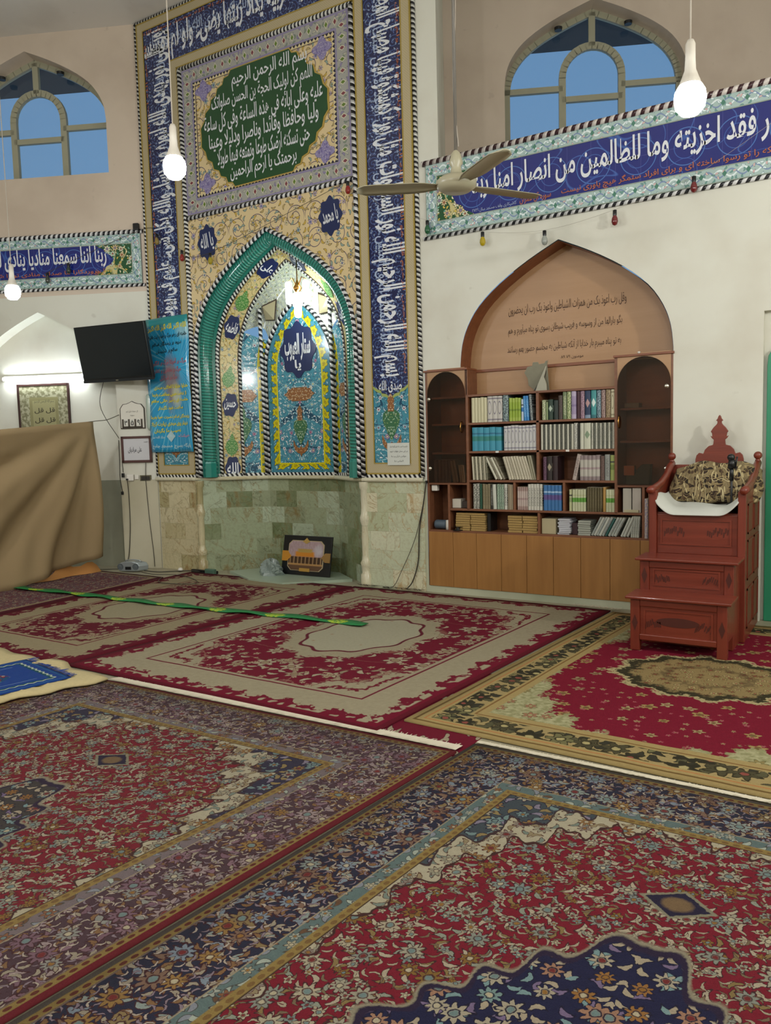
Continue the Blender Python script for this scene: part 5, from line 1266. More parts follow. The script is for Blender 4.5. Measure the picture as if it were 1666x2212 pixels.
# fleece on the seat, blanket covered cushion, microphone stand
fl = MB(); rows = []
for j in range(9):
    y = -.80+.6*j/8
    row = []
    for i in range(15):
        t = i/14; x = lerp(SX0+.03, SX1-.03, t); up_ = .11*max(0, abs(t-.5)*2-.62)**1.3*3.2
        row.append((x, y-(.02 if j == 0 else 0), .905+up_-(.045 if j == 0 else 0)+(.012*math.sin(t*9+j) if j else 0)))
    rows.append(row)
fl.grid(rows); f_ = fl.build('white_fleece', TOWEL, label='white fleece seat cover draped over the pulpit seat', cat='seat cover', smooth=True)
so = f_.modifiers.new('s', 'SOLIDIFY'); so.thickness = .022; sb = f_.modifiers.new('b', 'SUBSURF'); sb.levels = 1; sb.render_levels = 2
M = Mat('brown_patterned_blanket'); x, y, z = M.co('Object'); 
n = M.noise(x*2.5, z, sc=34., det=2.); c = M.mix(n, hx('#a08e66'), hx('#3c2e1f'))
c = leaves(M, c, x+z*.15, z*1.3, 10., .40, .20, [hx('#33231a'), hx('#2c2018'), hx('#4a3622')], hx('#9c8a60')); c = leaves(M, c, x*1.2, z*1.5, 15., .40, .20, [hx('#241a12'), hx('#3a2a1a')], hx('#8a7850'), ph=.7); c = vines(M, c, x*1.6, z*.7, 5., .05, hx('#b8aa82')); c = leaves(M, c, x*1.4, z*.6, 20., .12, .3, [hx('#b5a67c'), hx('#4c3a28')], hx('#6c5c3e'), ph=.3)
BLK = M.done(c, .9, bump=n, bs=.4)
cu = MB(); rows = []
for j in range(13):
    v = j/12; a = -.5*PI+v*PI*1.0
    row = []
    for i in range(17):
        t = i/16*2-1; e = (1-abs(t)**5)**.5 if abs(t) < 1 else 0
        w_ = .30+.025*v
        X = 2.63+t*w_+.02*math.sin(v*5)*t
        th = .085*e+.02
        zz = lerp(.925, 1.225, v)-.05*(abs(t)**3)*v+.012*math.sin(t*7+v*4)
        row.append((X, -.43+.20*v-th*(1-abs(v-.5)**3*6)*.9+.01*math.sin(t*11+v*9), zz))
    rows.append(row)
back = [[(x, -.43+.20*(j/12)+.06, z) for x, y, z in rows[j]] for j in range(13)]
cu.grid(rows); cu.grid([rows[0], back[0]]); cu.grid([rows[-1], back[-1]]); cu.grid(back)
cu.grid([[r[0] for r in rows], [r[0] for r in back]]); cu.grid([[r[-1] for r in rows], [r[-1] for r in back]])
c_ = cu.build('patterned_cushion', BLK, label='large brown patterned blanket cushion leaning against the back of the pulpit seat', cat='cushion', smooth=True)
sb = c_.modifiers.new('b', 'SUBSURF'); sb.levels = 1; sb.render_levels = 1
mc = thing('microphone', 'black microphone on a short stand in front of the patterned cushion', 'microphone', (2.775, -.60, .93))
MB().lathe([(.001, 0), (.035, 0), (.03, .012), (.008, .02), (.008, .26)], (2.775, -.57, .93), 12).build('stand', BLACK, mc, smooth=True)
MB().tube([(2.775, -.57, 1.10), (2.775, -.575, 1.20)], .014, 10).build('grip', BLACK, mc, smooth=True)
MB().tube([(2.775, -.575, 1.19), (2.778, -.58, 1.25)], [.028, .022], 10).build('clip', BLACK, mc, smooth=True)
MB().ball((2.772, -.585, 1.265), .026).build('head', BLACK, mc, smooth=True)
MB().tube([(2.80, -.58, 1.19), (2.812, -.585, 1.27)], .006, 6).build('screw', BLACK, mc, smooth=True)

for o_l in (pu, f_, c_, mc): o_l.location.z += .014
# ------------------------------------------------------------------ left wall things
# television, turned to the right and tipped forward
yaw, tilt, roll = .111, .192, -.011
rx = Vector((math.cos(yaw), math.sin(yaw), 0)); nn = Vector((math.sin(yaw), -math.cos(yaw), 0))
uu = Vector((0, 0, 1))*math.cos(tilt)+nn*math.sin(tilt)
r2 = rx*math.cos(roll)+uu*math.sin(roll); u2 = -rx*math.sin(roll)+uu*math.cos(roll); n2 = r2.cross(u2)
TC = Vector((-3.916, -.394, 2.569))
TT = lambda x, y, z: tuple(TC+r2*x-n2*(-y)*-1*0+u2*z+(-n2 if n2.dot(nn) > 0 else n2)*y)
tv = thing('television', 'black flat television on a bracket, tipped forward above the blue banner', 'television', tuple(TC))
MB(T=TT).box(-.535, .535, 0, .045, -.32, .32).build('case', BLACK, tv, bevel=.006)
MB(T=TT).box(-.52, .52, -.002, .0, -.285, .308).build('screen', SCREEN, tv)
MB(T=TT).box(-.535, .535, -.006, .03, -.335, -.305).build('lower_bezel', plain('grey_black_plastic', '#22262a', .3), tv, bevel=.003)
MB(T=TT).box(-.02, .02, -.008, .0, -.325, -.312).build('badge', CHROME, tv)
wb = TF(-.32, 0, 2.6)
MB().tube([tuple(TC-nn*.05), (wb[0], wb[1], 2.58)], .025, 8).build('bracket', BLACK, tv)
# fluorescent tube in the niche
tb = thing('tube_lamp', 'lit white fluorescent tube lamp above the framed green calligraphy', 'lamp', TF(-1.45, .19, 2.32))
MB(T=TF).box(-2.02, -.92, .165, .199, 2.335, 2.385).build('batten', WHITE, tb, bevel=.004)
MB().tube([TF(-2.0, .135, 2.345), TF(-.94, .135, 2.345)], .017, 10).build('tube', m_emit('tube_light', '#f2fbff', 26.), tb, smooth=True)
for s_ in (-2.01, -.93): MB(T=TF).box(s_-.015, s_+.015, .115, .17, 2.325, 2.37).build('lamp_holder', WHITE, tb, bevel=.003)
# framed calligraphy
def framed(name, label, cat, T, x0, x1, z0, z1, w, fm, inner, y=-.02, bev=.003):
    f = thing(name, label, cat, T((x0+x1)/2, y, z0))
    mb = MB(T=T)
    for a, b, c, d in ((x0, x1, z0, z0+w), (x0, x1, z1-w, z1), (x0, x0+w, z0, z1), (x1-w, x1, z0, z1)): mb.box(a, b, y-.008, y+.012, c, d)
    mb.build('frame', fm, f, bevel=bev)
    MB(T=T, uv=lambda x, y_, z: (x-(x0+x1)/2, z-(z0+z1)/2)).box(x0+w, x1-w, y, y+.01, z0+w, z1-w).build('picture', inner, f)
    return f
M = Mat('green_grey_calligraphy_sheet'); u, v, _ = M.co('UV'); c = hx('#6f6a4c')
e = M.min(.29-M.abs(u), .30-M.abs(v)); n = M.noise(u, v, sc=22., det=4.)
c = M.mix(M.lt(.5, n, .1), hx('#7c7a5e'), hx('#a9a78c')); c = M.mix(M.lt(.10, e, .01), c, hx('#8a865f')); c = M.mix(M.lt(.14, e, .004), c, hx('#9c9870'))
SHEET = M.done(c, .12, coat=.6)
fc = framed('framed_calligraphy', 'tall framed green sheet of Arabic calligraphy half hidden behind the tan curtain', 'picture', lambda s, y, z: TF(s, y+.2, z), -1.85, -1.17, 1.55, 2.28, .025, plain('dark_brown_frame', '#3a2420', .35), SHEET)
letters(fc, 'lettering', plain('dark_olive_ink', '#35301e', .6), [dict(s='بسم الله الرحمن الرحیم', cx=-1.50, cz=2.06, w=.26, h=.045, y=.175, bold=.0)]+
    [dict(s='قل', cx=-1.50+sx*.075, cz=cz, w=.12, h=.07, y=.175, bold=.01) for sx in (-1, 1) for cz in (1.95, 1.83)], T=TF)
# page number plaque
pq = thing('page_plaque', 'white arched plaque with brown outline and the three large digits ۳۵۹', 'plaque', TF(-.28, -.01, 1.69))
ol = [(-.155, 0), (.155, 0), (.155, .24), (.14, .265), (.115, .295), (.07, .30), (.03, .315), (0, .33), (-.03, .315), (-.07, .30), (-.115, .295), (-.14, .265), (-.155, .24)]
PT_ = lambda x, y, z: TF(-.278+x, y, 1.69+z)
MB(T=PT_).poly(ol, -.012, -.002).build('outline', plain('dark_olive_brown', '#3c3226', .5), pq)
MB(T=PT_).poly([(x*.93, .012+z*.94) for x, z in ol], -.016, -.011).build('face', plain('plaque_white', '#d8d4c8', .5), pq)
hd = MB(T=PT_)
for a in (-.131, -.055, .025, .105): hd.box(a, a+.02, -.022, -.015, .015, .115)
hd.box(-.131, .125, -.022, -.015, .012, .03); hd.build('digit_holder', plain('digit_holder_brown', '#3c3226', .5), pq)
for k, t in enumerate('۳۵۹'):
    cd = MB(T=PT_).box(-.108+k*.08, -.056+k*.08, -.020, -.016, .03, .115).build('digit_card', plain('digit_card_white', '#d8d6cc', .5), pq)
    letters(cd, 'digit', BLACK, [dict(s=t, cx=-.082+k*.08, cz=.074, w=.036, h=.066, y=-.0225, bold=.02)], T=PT_)
letters(pq, 'lettering', plain('grey_ink', '#5a564c', .6), [dict(s='کل صفحات قرآن کریم', cx=.0, cz=.205, w=.15, h=.035, y=-.018, bold=.0), dict(s='صفحه', cx=.0, cz=.16, w=.05, h=.018, y=-.018, bold=.0)], T=PT_)
sg = framed('framed_sign', 'small white sign in a brown frame with a handwritten name, below the digit plaque', 'sign', TF, -.435, -.055, 1.285, 1.60, .028, plain('reddish_brown_frame', '#4c2a26', .4), plain('sign_white', '#c8c8cc', .25))
letters(sg, 'lettering', plain('black_ink', '#22242c', .5), [dict(s='علی مرادیان', cx=-.265, cz=1.435, w=.17, h=.075, y=-.024, bold=.0), dict(s='شهید', cx=-.125, cz=1.53, w=.05, h=.022, y=-.024, bold=.0)], T=TF)
ot = thing('power_outlet', 'white double power outlet with a black plug, right of the curtain', 'outlet', TF(-.345, -.01, 1.06))
MB(T=TF).box(-.385, -.30, -.035, -.0, 1.065, 1.145).build('plate', WHITE, ot, bevel=.008)
MB(T=TF).box(-.29, -.24, -.02, -.0, 1.08, 1.135).build('second_plate', WHITE, ot, bevel=.006)
MB(T=TF).box(-.385, -.362, -.06, -.035, 1.075, 1.095).build('plug', BLACK, ot, bevel=.004)
MB(T=TF).box(-.225, -.085, -.012, 0, 1.06, 1.13).build('metal_label_plate', plain('brass_grey_plate', '#6f6a54', .35, metal=.6), label='small dark engraved metal plate right of the white outlet', cat='plate')
MB(T=TF).box(-.210, -.10, -.014, -.011, 1.072, 1.118).build('engraved_plate', plain('engraved_dark', '#2a261e', .5, nz=.3, sc=90), label='dark engraved insert of the small metal plate by the outlet', cat='plate')
for o in [q for q in bpy.data.objects if q.name.startswith('engraved_plate')]:
    p_ = [q for q in bpy.data.objects if q.name.startswith('metal_label_plate')][0]
    d_ = o.location-p_.location; o.parent = p_; o.location = d_
    for k in ('label', 'category'): del o[k]
MB(T=lambda x, y, z: TF(-.05+x, -.04+y, 1.66+z)).lathe([(.001, 0), (.02, .008), (.034, .03), (.036, .06), (.036, .38), (.034, .41), (.02, .43), (.001, .435)], seg=14).build('glass_tube', plain('pale_green_plastic', '#a9b8ac', .2, coat=.4), label='pale translucent plastic tube hanging between the digit plaque and the banner', cat='tube', smooth=True)
def cable(path, r, label, mat=CABLE, name='cable', n=5, cat='cable'):
    tab = [tuple(p) for p in path]; P_ = interp(tab, max(8, n*len(tab))) if len(tab) > 2 else tab
    return MB().tube(P_, r, 6).build(name, mat, label=label, cat=cat, smooth=True)
cable([TF(-.465, -.02, 1.56), TF(-.47, -.015, 1.3), TF(-.475, -.015, 1.1), TF(-.455, -.015, .94)], .005, 'dark cable hanging free from the left corner of the framed name sign')
MB(T=TF).box(-.47, -.44, -.03, -.01, .90, .94).build('plug', BLACK, label='black plug at the end of the cable hanging below the framed sign', cat='plug', bevel=.006)
cable([TF(-.44, -.012, 1.30), TF(-.435, -.012, 1.17)], .004, 'thin cord with a black adapter under the framed sign')
MB(T=TF).box(-.45, -.42, -.03, -.005, 1.11, 1.16).build('adapter', BLACK, label='small black adapter hanging left of the white outlet', cat='adapter', bevel=.004)
cable([TF(-.372, -.05, 1.08), TF(-.375, -.02, .9), TF(-.38, -.02, .5), TF(-.42, -.03, .12), TF(-.46, -.10, .07)], .005, 'dark power cable running from the outlet down to the silver radio')
cable([TF(-.14, -.018, 1.28), TF(-.15, -.018, 1.05), TF(-.13, -.018, .6), TF(-.10, -.018, .2), TF(-.09, -.03, .02)], .004, 'thin cable running down the wall past the engraved plate to the floor')
cable([tuple(TC-u2*.32-r2*.22), TF(-.62, -.12, 1.95), TF(-.46, -.02, 1.58)], .004, 'thin cord slanting from the television down to the framed sign')
# banner on the left leg of the mihrab
bnx0, bnx1 = -3.712, -3.03
M = Mat('printed_blue_banner'); u, v, _ = M.co('UV')     # 0..1
c = M.mix(M.noise(u, v*2.5, sc=3., det=3.), hx('#127ab4'), hx('#2fa8d0'))
a = M.atan2(v-.62, u-.75); ry = M.noise(a*6., 0., 0., sc=3., det=2.)
c = M.mix(M.lt(.56, ry, .08)*.55, c, hx('#86cfe0'))
q = M.hyp((u-.55)/.26, (v-.52)/.24)+(M.noise(u, v*2., 5., sc=6., det=3.)-.5)*.8
c = M.mix(M.lt(q, .75, .5)*.8, c, hx('#8a6a60')); q = M.hyp((u-.65)/.14, (v-.42)/.10); c = M.mix(M.lt(q, .8, .6)*.7, c, hx('#c8d0b8'))
q = M.hyp((u-.9)/.2, (v-.9)/.08); c = M.mix(M.lt(q, .8, .6)*.7, c, hx('#9cc4c8')); c = M.mix(M.lt(.945, v, .01), c, hx('#1f8a90'))
BANN = M.done(c, .18, coat=.5)
def bt(u, v):  # banner surface
    wob = .012*math.sin(u*7+v*4)+.008*math.sin(v*13)
    return (lerp(bnx0, bnx1, u)+(.02*(1-v) if u > .5 else .01*(1-v)), -.055-wob-.02*abs(u-.5), lerp(1.40, 2.955, v))
bn = thing('banner', 'blue printed banner full of writing, hung over the left leg of the mihrab', 'banner', (-3.37, -.055, 1.40))
rows = [[bt(i/12, j/28) for i in range(13)] for j in range(29)]
MB().grid(rows, lambda i, j: (j/12, i/28)).build('cloth', BANN, bn, smooth=True).modifiers.new('s', 'SOLIDIFY').thickness = .003
TBn = lambda x, y, z: tuple(Vector(bt(x, z))+Vector((0, -.006+y, 0)))
yel = plain('yellow_print', '#d6cc1c', .4); blk = plain('dark_print', '#15323e', .4); red = plain('rosy_print', '#a8616c', .4); pale = plain('pale_print', '#a9d0d8', .4)
def bl_(items, nm, mat, y=-.001): letters(bn, nm, mat, [dict(s=t, cx=cx, cz=cz, w=w, h=h*1.22, y=y, bold=.03) for t, cx, cz, w, h in items], T=TBn)
bl_([('الله اکبر الله اکبر الله اکبر', .5, .925, .92, .042)], 'yellow_lettering', yel)
bl_([('خامنه ای رهبر مرگ بر ضد ولایت فقیه', .5, .865, .92, .034), ('درود بر رزمندگان اسلام', .48, .805, .72, .036), ('سلام بر شهیدان', .48, .75, .55, .036)], 'black_lettering', blk)
bl_([('مرگ بر آمریکا مرگ بر انگلیس', .5, .668, .90, .038), ('مرگ بر منافقین و کفار', .5, .61, .66, .038), ('مرگ بر اسرائیل', .5, .555, .44, .038)], 'red_lettering', red)
bl_([('خدایا خدایا تا انقلاب مهدی', .55, .485, .82, .030), ('از نهضت خمینی محافظت بفرما', .5, .432, .82, .030), ('خامنه ای رهبر عالی مقام', .5, .382, .88, .030), ('سلامت خود نگهدار', .5, .332, .60, .030),
     ('رزمندگان اسلام نصرت عطا بفرما', .5, .262, .92, .032), ('دیدار روی مهدی زیارت کربلا', .48, .212, .86, .032), ('نصیب ما بگردان', .42, .162, .60, .032)], 'yellow_lettering', yel, -.002)
bl_([('ستاد اقامه نماز', .20, .112, .30, .022), ('پایگاه بسیج مسجد جامع', .5, .045, .92, .034)], 'pale_lettering', pale)
bl_([('هیئت', .80, .118, .30, .02)], 'pink_lettering', plain('pink_print', '#c08aa4', .4))
MB(T=TBn).poly([(.48, .075), (.57, .118), (.48, .16), (.39, .118)], -.003, -.001).build('pale_emblem', plain('pale_emblem_print', '#a9c6cc', .4), bn)
# note on the right leg of the mihrab
nx0, nx1, nz0, nz1 = -.415, -.165, 1.225, 1.44
nt_ = thing('paper_note', 'white paper note with four typed lines stuck on the right leg of the mihrab', 'note', ((nx0+nx1)/2, -.035, nz0))
MB().box(nx0, nx1, -.038, -.034, nz0, nz1).build('sheet', plain('note_white', '#cfd3cc', .4), nt_)
letters(nt_, 'lettering', plain('grey_type', '#4c5254', .6), [dict(s=t, cx=-.285, cz=1.405-k*.047, w=w, h=.022, y=-.040, bold=.0) for k, (t, w) in enumerate((('شایسته است که این گونه نماز', .20), ('در این محل خوانده شود', .20), ('خواندن قرآن و دعا', .17), ('التماس دعا', .10)))])

# curtain on its rope
XCu = -4.07
def ctz(y): # top of the cloth
    t = (y+.60)/(-3.4+.60); return 1.77-.16*min(1, t*1.6)+.03*t
rows = []
NY = 60
for j in range(25):
    v = j/24; row = []
    for i in range(NY+1):
        t = i/NY; y0 = lerp(-.60, -3.4, t)
        zt = ctz(y0); zb = .19-.19*min(1, t/.42)+.0
        z = lerp(zt, zb, v); y = y0+.03*v*(1-t)
        amp = .012+.045*v
        dx = amp*(math.sin(t*26+v*5+1.5*math.sin(t*9))+.5*math.sin(t*55-v*7))*(.5+.5*v)-.16*v*v*(1-t)*0
        an = math.atan2(v*1.6+.02, t*2.8+.02); rr = min(1., math.hypot(v*1.6, t*2.8)/1.3)
        dx = .35*dx+.060*rr*math.sin(an*13+.6)+.022*rr*math.sin(an*29+1.)+.05*v*math.sin((t*1.2+v*.9)*5)
        row.append((XCu+dx, y, z+.01))
    rows.append(row)
cuo = MB().grid(rows).build('curtain', CURT, label='large tan cloth curtain hanging from a rope at the left', cat='curtain', smooth=True)
cuo.modifiers.new('s', 'SOLIDIFY').thickness = .003
cable([TF(-.45, -.01, 1.86), (XCu, -.40, 1.80), (XCu, -.60, 1.778), (XCu, -1.7, 1.67), (XCu, -3.4, 1.65)], .005, 'thin rope carrying the tan curtain, tied to a hook on the wall', plain('grey_rope', '#6a6658', .8), 'curtain_rope', cat='rope')
rows = [[(-4.22+.03*math.sin(i*.9)+.02*j, lerp(-.55, -2.1, i/20), .015+max(0, (.17-.02*abs(i-4))*(1-j/4))*(.8+.3*math.sin(i*1.3))) for i in range(21)] for j in range(5)]
MB().grid(rows).build('orange_cloth', ORCL, label='orange cloth lying along the floor behind the tan curtain', cat='cloth', smooth=True)
# radio and oddments on the floor by the wall
rd = thing('radio', 'small silver radio cassette player on the floor by the wall', 'radio', (-3.80, -.36, 0))
SIL = plain('silver_plastic', '#9aa2a4', .3, metal=.4)
TR = lambda x, y, z: (-3.80+x*.93-y*-.36*1, -.36+x*.36*1+y*.93, z+.012)
MB(T=TR).poly([(-.13, .01), (-.11, 0), (.11, 0), (.13, .01), (.135, .06), (.11, .10), (.05, .115), (-.05, .115), (-.11, .10), (-.135, .06)], -.06, .06).build('body', SIL, rd, bevel=.012, smooth=False)
for s_ in (-1, 1): MB(T=lambda x, y, z: TR(s_*.098+x, -.062-z, .055+y)).lathe([(.001, .006), (.02, .004), (.032, .0), (.036, .006), (.038, 0)], seg=16).build('speaker', plain('speaker_grey', '#5c6468', .4), rd, smooth=True)
MB(T=TR).box(-.035, .035, -.066, -.06, .02, .055).build('display', BLACK, rd)
MB(T=TR).tube([(-.10, 0, .10), (-.09, 0, .125), (0, 0, .132), (.09, 0, .125), (.10, 0, .10)], .007, 8).build('handle', SIL, rd, smooth=True)
cable([(-3.65, -.33, .02), (-3.45, -.30, .012), (-3.3, -.18, .012), (-3.1, -.12, .02), (-2.95, -.09, .015)], .006, 'dark cable lying on the floor right of the radio')
cable([(-3.6, -.42, .02), (-3.3, -.5, .025), (-3.0, -.42, .025), (-2.6, -.55, .025), (-2.4, -.75, .025), (-2.8, -.85, .025), (-3.05, -.6, .025)], .004, 'thin looping cable on the carpet in front of the left leg of the mihrab')
cable([(-3.95, -.42, .03), (-4.1, -.42, .02), (-4.3, -.5, .015)], .005, 'dark cable going left from the silver radio behind the curtain')
MB().lathe([(.001, 0), (.028, .004), (.03, .03), (.015, .045), (.001, .045)], (-3.27, -.12, 0), 12).build('white_plug', WHITE, label='round white plug on the floor by the left leg of the mihrab', cat='plug', smooth=True)
MB().box(-3.12, -2.72, -.10, -.06, .0, .035).build('power_strip', BLACK, label='black power strip on the floor at the left leg of the mihrab', cat='power strip', bevel=.006)
MB().box(-2.86, -2.72, -.14, -.09, .0, .06).build('green_battery', plain('dull_green_plastic', '#4c6a5a', .5), label='dull green packet at the right end of the black power strip', cat='packet', bevel=.008)
# slab and framed shrine picture in the niche
MB().poly([(-2.35, -.33), (-1.55, -.36), (-.98, .12), (-1.38, .45), (-2.3, .42)], 0, 1).v and None
sl = MB(T=lambda x, y, z: (x, z, y)); sl.poly([(-2.62, .02), (-2.05, -.30), (-1.55, -.34), (-1.0, .14), (-1.38, .44), (-2.34, .44)], .03, .0)
sl.build('stone_slab', plain('pale_green_slab', '#9fae9a', .25), label='pale green stone slab on the floor of the prayer niche', cat='slab')
px0, px1, pz0, pz1 = -1.93, -1.27, .0, .43
TPp = lambda x, y, z: (x+.0, .10+y+.20*z, .032+z*.98)
sp_ = thing('shrine_picture', 'black framed golden shrine picture leaning against the back of the prayer niche', 'picture', (-1.6, .10, .03))
MB(T=TPp).box(px0, px1, 0, .02, pz0, pz1).build('black_board', BLACK, sp_, bevel=.003)
cxp, czp = -1.605, .205
M = Mat('shrine_print'); u, v, _ = M.co('UV'); c = M.mix(M.noise(u*2., v, sc=26., det=3.), hx('#8a6f74'), hx('#b8a4a8'))
c = M.mix(M.lt(v, .0, .01), c, hx('#5a4030')); ar = M.lt(M.abs(M.fract(u/.052)-.5), .26, .06)*M.band(v, -.075, -.005, .006)
c = M.mix(ar, c, hx('#3a281e')); c = M.mix(M.band(v, -.095, -.075, .004), c, hx('#a07a4c')); c = M.mix(M.lt(M.abs(M.fract(u/.052)), .12, .04)*M.band(v, -.08, 0., .004), c, hx('#b0936a'))
c = M.mix(M.band(v, .0, .055, .01)*M.lt(M.abs(u+.01), .13, .03), c, hx('#c07c2c')); c = M.mix(M.band(v, .045, .085, .01)*M.lt(M.abs(u+.01), .10, .03), c, hx('#a58a4c')); c = M.mix(M.lt(M.hyp((u-.17)/.07, (v-.07)/.07), .8, .6)*.4, c, hx('#c4c8d0'))
SHR = M.done(c, .12, coat=.8)
oct_ = [(-.235, -.11), (-.19, -.15), (.19, -.15), (.235, -.11), (.235, .13), (.19, .17), (-.19, .17), (-.235, .13)]
MB(T=TPp).poly([(cxp+x*1.03, czp+z*1.03) for x, z in oct_], -.008, 0).build('pale_frame_line', plain('pale_gold_frame', '#b8a888', .3, metal=.3), sp_)
MB(T=TPp, uv=lambda x, y, z: (x-cxp, z-czp)).poly([(cxp+x*.985, czp+z*.985) for x, z in oct_], -.011, -.005).build('shrine_print', SHR, sp_)
gd = plain('golden_ornament', '#c58a34', .3, metal=.2)
MB(T=TPp).poly([(px0+.004, czp-.055), (px0+.075, czp-.055), (px0+.135, czp), (px0+.075, czp+.055), (px0+.004, czp+.055)], -.014, -.004).build('gold_arrow', gd, sp_)
MB(T=TPp).poly([(px1-.004, czp-.05), (px1-.07, czp-.05), (px1-.12, czp), (px1-.07, czp+.05), (px1-.004, czp+.05)], -.014, -.004).build('gold_arrow', plain('dull_golden_ornament', '#8d6c3c', .3), sp_)
MB(T=TPp).poly([(cxp-.05, czp+.165), (cxp-.02, czp+.185), (cxp, czp+.205), (cxp+.02, czp+.185), (cxp+.05, czp+.165), (cxp, czp+.14)], -.014, -.004).build('gold_crest', plain('gold_crest_print', '#a88a4c', .3), sp_)
MB(T=TPp).box(cxp-.07, cxp+.07, -.014, -.004, czp-.16, czp-.125).build('gold_foot', plain('gold_foot_print', '#a8823c', .3), sp_)
bm_ = MB(); rows = []
for j in range(9):
    ph = j/8*PI*.5; rows.append([(-2.0+(.13*math.cos(ph)+.01)*math.cos(t)*(1+.25*math.sin(5*t+j*2)), .02+(.10*math.cos(ph)+.01)*math.sin(t)*(1+.25*math.cos(4*t+j)), .03+.16*math.sin(ph)*(1+.15*math.sin(3*t+j))) for t in [2*PI*k/20 for k in range(20)]])
bm_.grid(rows, closed=True); bm_.build('plastic_bag', plain('crumpled_plastic', '#8f9c98', .2, nz=.2, sc=40, alpha=.75), label='crumpled clear plastic bag left of the shrine picture', cat='bag')
cable([(.0, -.02, 1.06), (-.03, -.03, .85), (-.08, -.03, .6), (-.10, -.03, .3), (-.16, -.04, .10), (-.22, -.06, .02)], .006, 'black cable hanging down beside the bookcase to the floor')
cable([(.0, -.025, 1.05), (-.04, -.04, .8), (-.13, -.04, .5), (-.28, -.04, .2), (-.38, -.05, .03), (-.5, -.06, .015)], .003, 'thin cable swinging left from the bookcase corner to the fringe of the carpet')
MB().box(-.005, .01, -.03, -.0, 1.05, 1.075).build('cable_clip', BLACK, label='small black cable clip at the left edge of the bookcase', cat='clip', bevel=.003)

# ------------------------------------------------------------------ rugs
def rug(name, label, mat, W, L, quad, z=.0, th=.010, group=None):
    """quad: far left, far right, near right, near left in floor coordinates; uv in metres from the centre"""
    FL_, FR_, NR_, NL_ = [Vector((q[0], q[1])) for q in quad]
    zoned = isinstance(mat, list); rows = []
    def cuts(D, m):
        if not zoned: return [i/24 for i in range(25)]
        k = .4085/D; h = m/D
        return [0, k/2]+[lerp(k, .5-h, i/5) for i in range(6)]+[lerp(.5-h, .5+h, i/6) for i in range(1, 6)]+[lerp(.5+h, 1-k, i/5) for i in range(6)]+[1-k/2, 1]
    US, VS = cuts(W, .56), cuts(L, .76); nx, ny = len(US)-1, len(VS)-1
    for j, v in enumerate(VS):
        row = []
        for i, u in enumerate(US):
            p = NL_.lerp(NR_, u).lerp(FL_.lerp(FR_, u), v)
            row.append((p.x, p.y, z+th+.0012*math.sin(i*1.7+j*.9)))
        rows.append(row)
    mb = MB(); mb.grid(rows, lambda i, j: ((US[j]-.5)*W, (VS[i]-.5)*L))
    if zoned:
        for k in range(len(mb.f)):
            i, j = divmod(k, nx); mb.mi[k] = 0 if (i < 2 or j < 2 or i >= ny-2 or j >= nx-2) else (2 if (7 <= i < ny-7 and 7 <= j < nx-7) else 1)
    edge = [rows[0][i] for i in range(nx+1)]+[rows[j][-1] for j in range(1, ny+1)]+[rows[-1][i] for i in range(nx-1, -1, -1)]+[rows[j][0] for j in range(ny-1, 0, -1)]
    for a, b in zip(edge, edge[1:]+edge[:1]): mb.face([(a[0], a[1], z), (b[0], b[1], z), b, a], [(W/2-.01, 0), (W/2-.01, .01), (W/2-.01, .01), (W/2-.01, 0)])
    c = (FL_+FR_+NR_+NL_)/4
    t = thing(name, label, 'rug', (c.x, c.y, z), group)
    mb.build('pile', mat, t, smooth=True); return t
def fringe(par, a, b, out, ln, z, mat, n, seed=1, ragged=.3, th=.004, name='fringe', band=0.):
    """strands from the edge a-b reaching towards the direction out"""
    r_ = random.Random(seed); a, b, out = Vector(a), Vector(b), Vector(out).normalized(); mb = MB()
    d = (b-a)/n
    for i in range(n):
        p = a+d*i; l = ln*(1+r_.uniform(-ragged, ragged)); sk = d.normalized()*r_.uniform(-.35, .35)*l
        q0, q1 = p, p+d*1.05; e_ = p+d*.5+out*l+sk
        h = th+r_.uniform(0, .004)
        mb.face([(q0.x, q0.y, z+h), (q1.x, q1.y, z+h), (e_.x+d.x*.3, e_.y+d.y*.3, z+.002), (e_.x-d.x*.3, e_.y-d.y*.3, z+.002)])
    if band: mb.face([(a.x, a.y, z+th), (b.x, b.y, z+th), (b.x+out.x*ln*band, b.y+out.y*ln*band, z+th*.7), (a.x+out.x*ln*band, a.y+out.y*ln*band, z+th*.7)])
    return mb.build(name, mat, par)
# far rugs
B_ = rug('rug', 'bright wine red and ivory rug with an oval medallion, in front of the bookcase', rug_ivory('ivory_rug_pile', 2.52, 3.24), 2.52, 3.24, [(-.79, -.13), (1.80, -.16), (1.56, -3.37), (-.95, -3.33)], .006)
fringe(B_, (-.74, -.14), (-.02, -.15), (0, 1), .07, .02, FRINGE_D, 60, 3, .5, .02); fringe(B_, (-.76, -.13), (.02, -.14), (0, 1), .085, .022, FRINGE, 75, 4, .5, .022)
fringe(B_, (1.45, -.15), (1.86, -.17), (0, 1), .09, .018, FRINGE, 50, 5, .4, .01)
A_ = rug('rug', 'duller wine red and ivory rug with an oval medallion, in front of the prayer niche', rug_ivory('worn_ivory_rug_pile', 2.0, 3.2, '#5e1826', '#9a8d6f', '#9c9276'), 2.05, 3.2, [(-3.08, -.15), (-.82, -.13), (-.98, -3.33), (-2.93, -3.30)], .003)
rug('rug', 'small patterned mauve and cream rug at the far left by the curtain', rug_small('mauve_rug_pile', 2.0, 3.), 2.0, 3.0, [(-5.0, -.5), (-3.12, -.52), (-2.98, -3.3), (-5.0, -3.3)], .0)
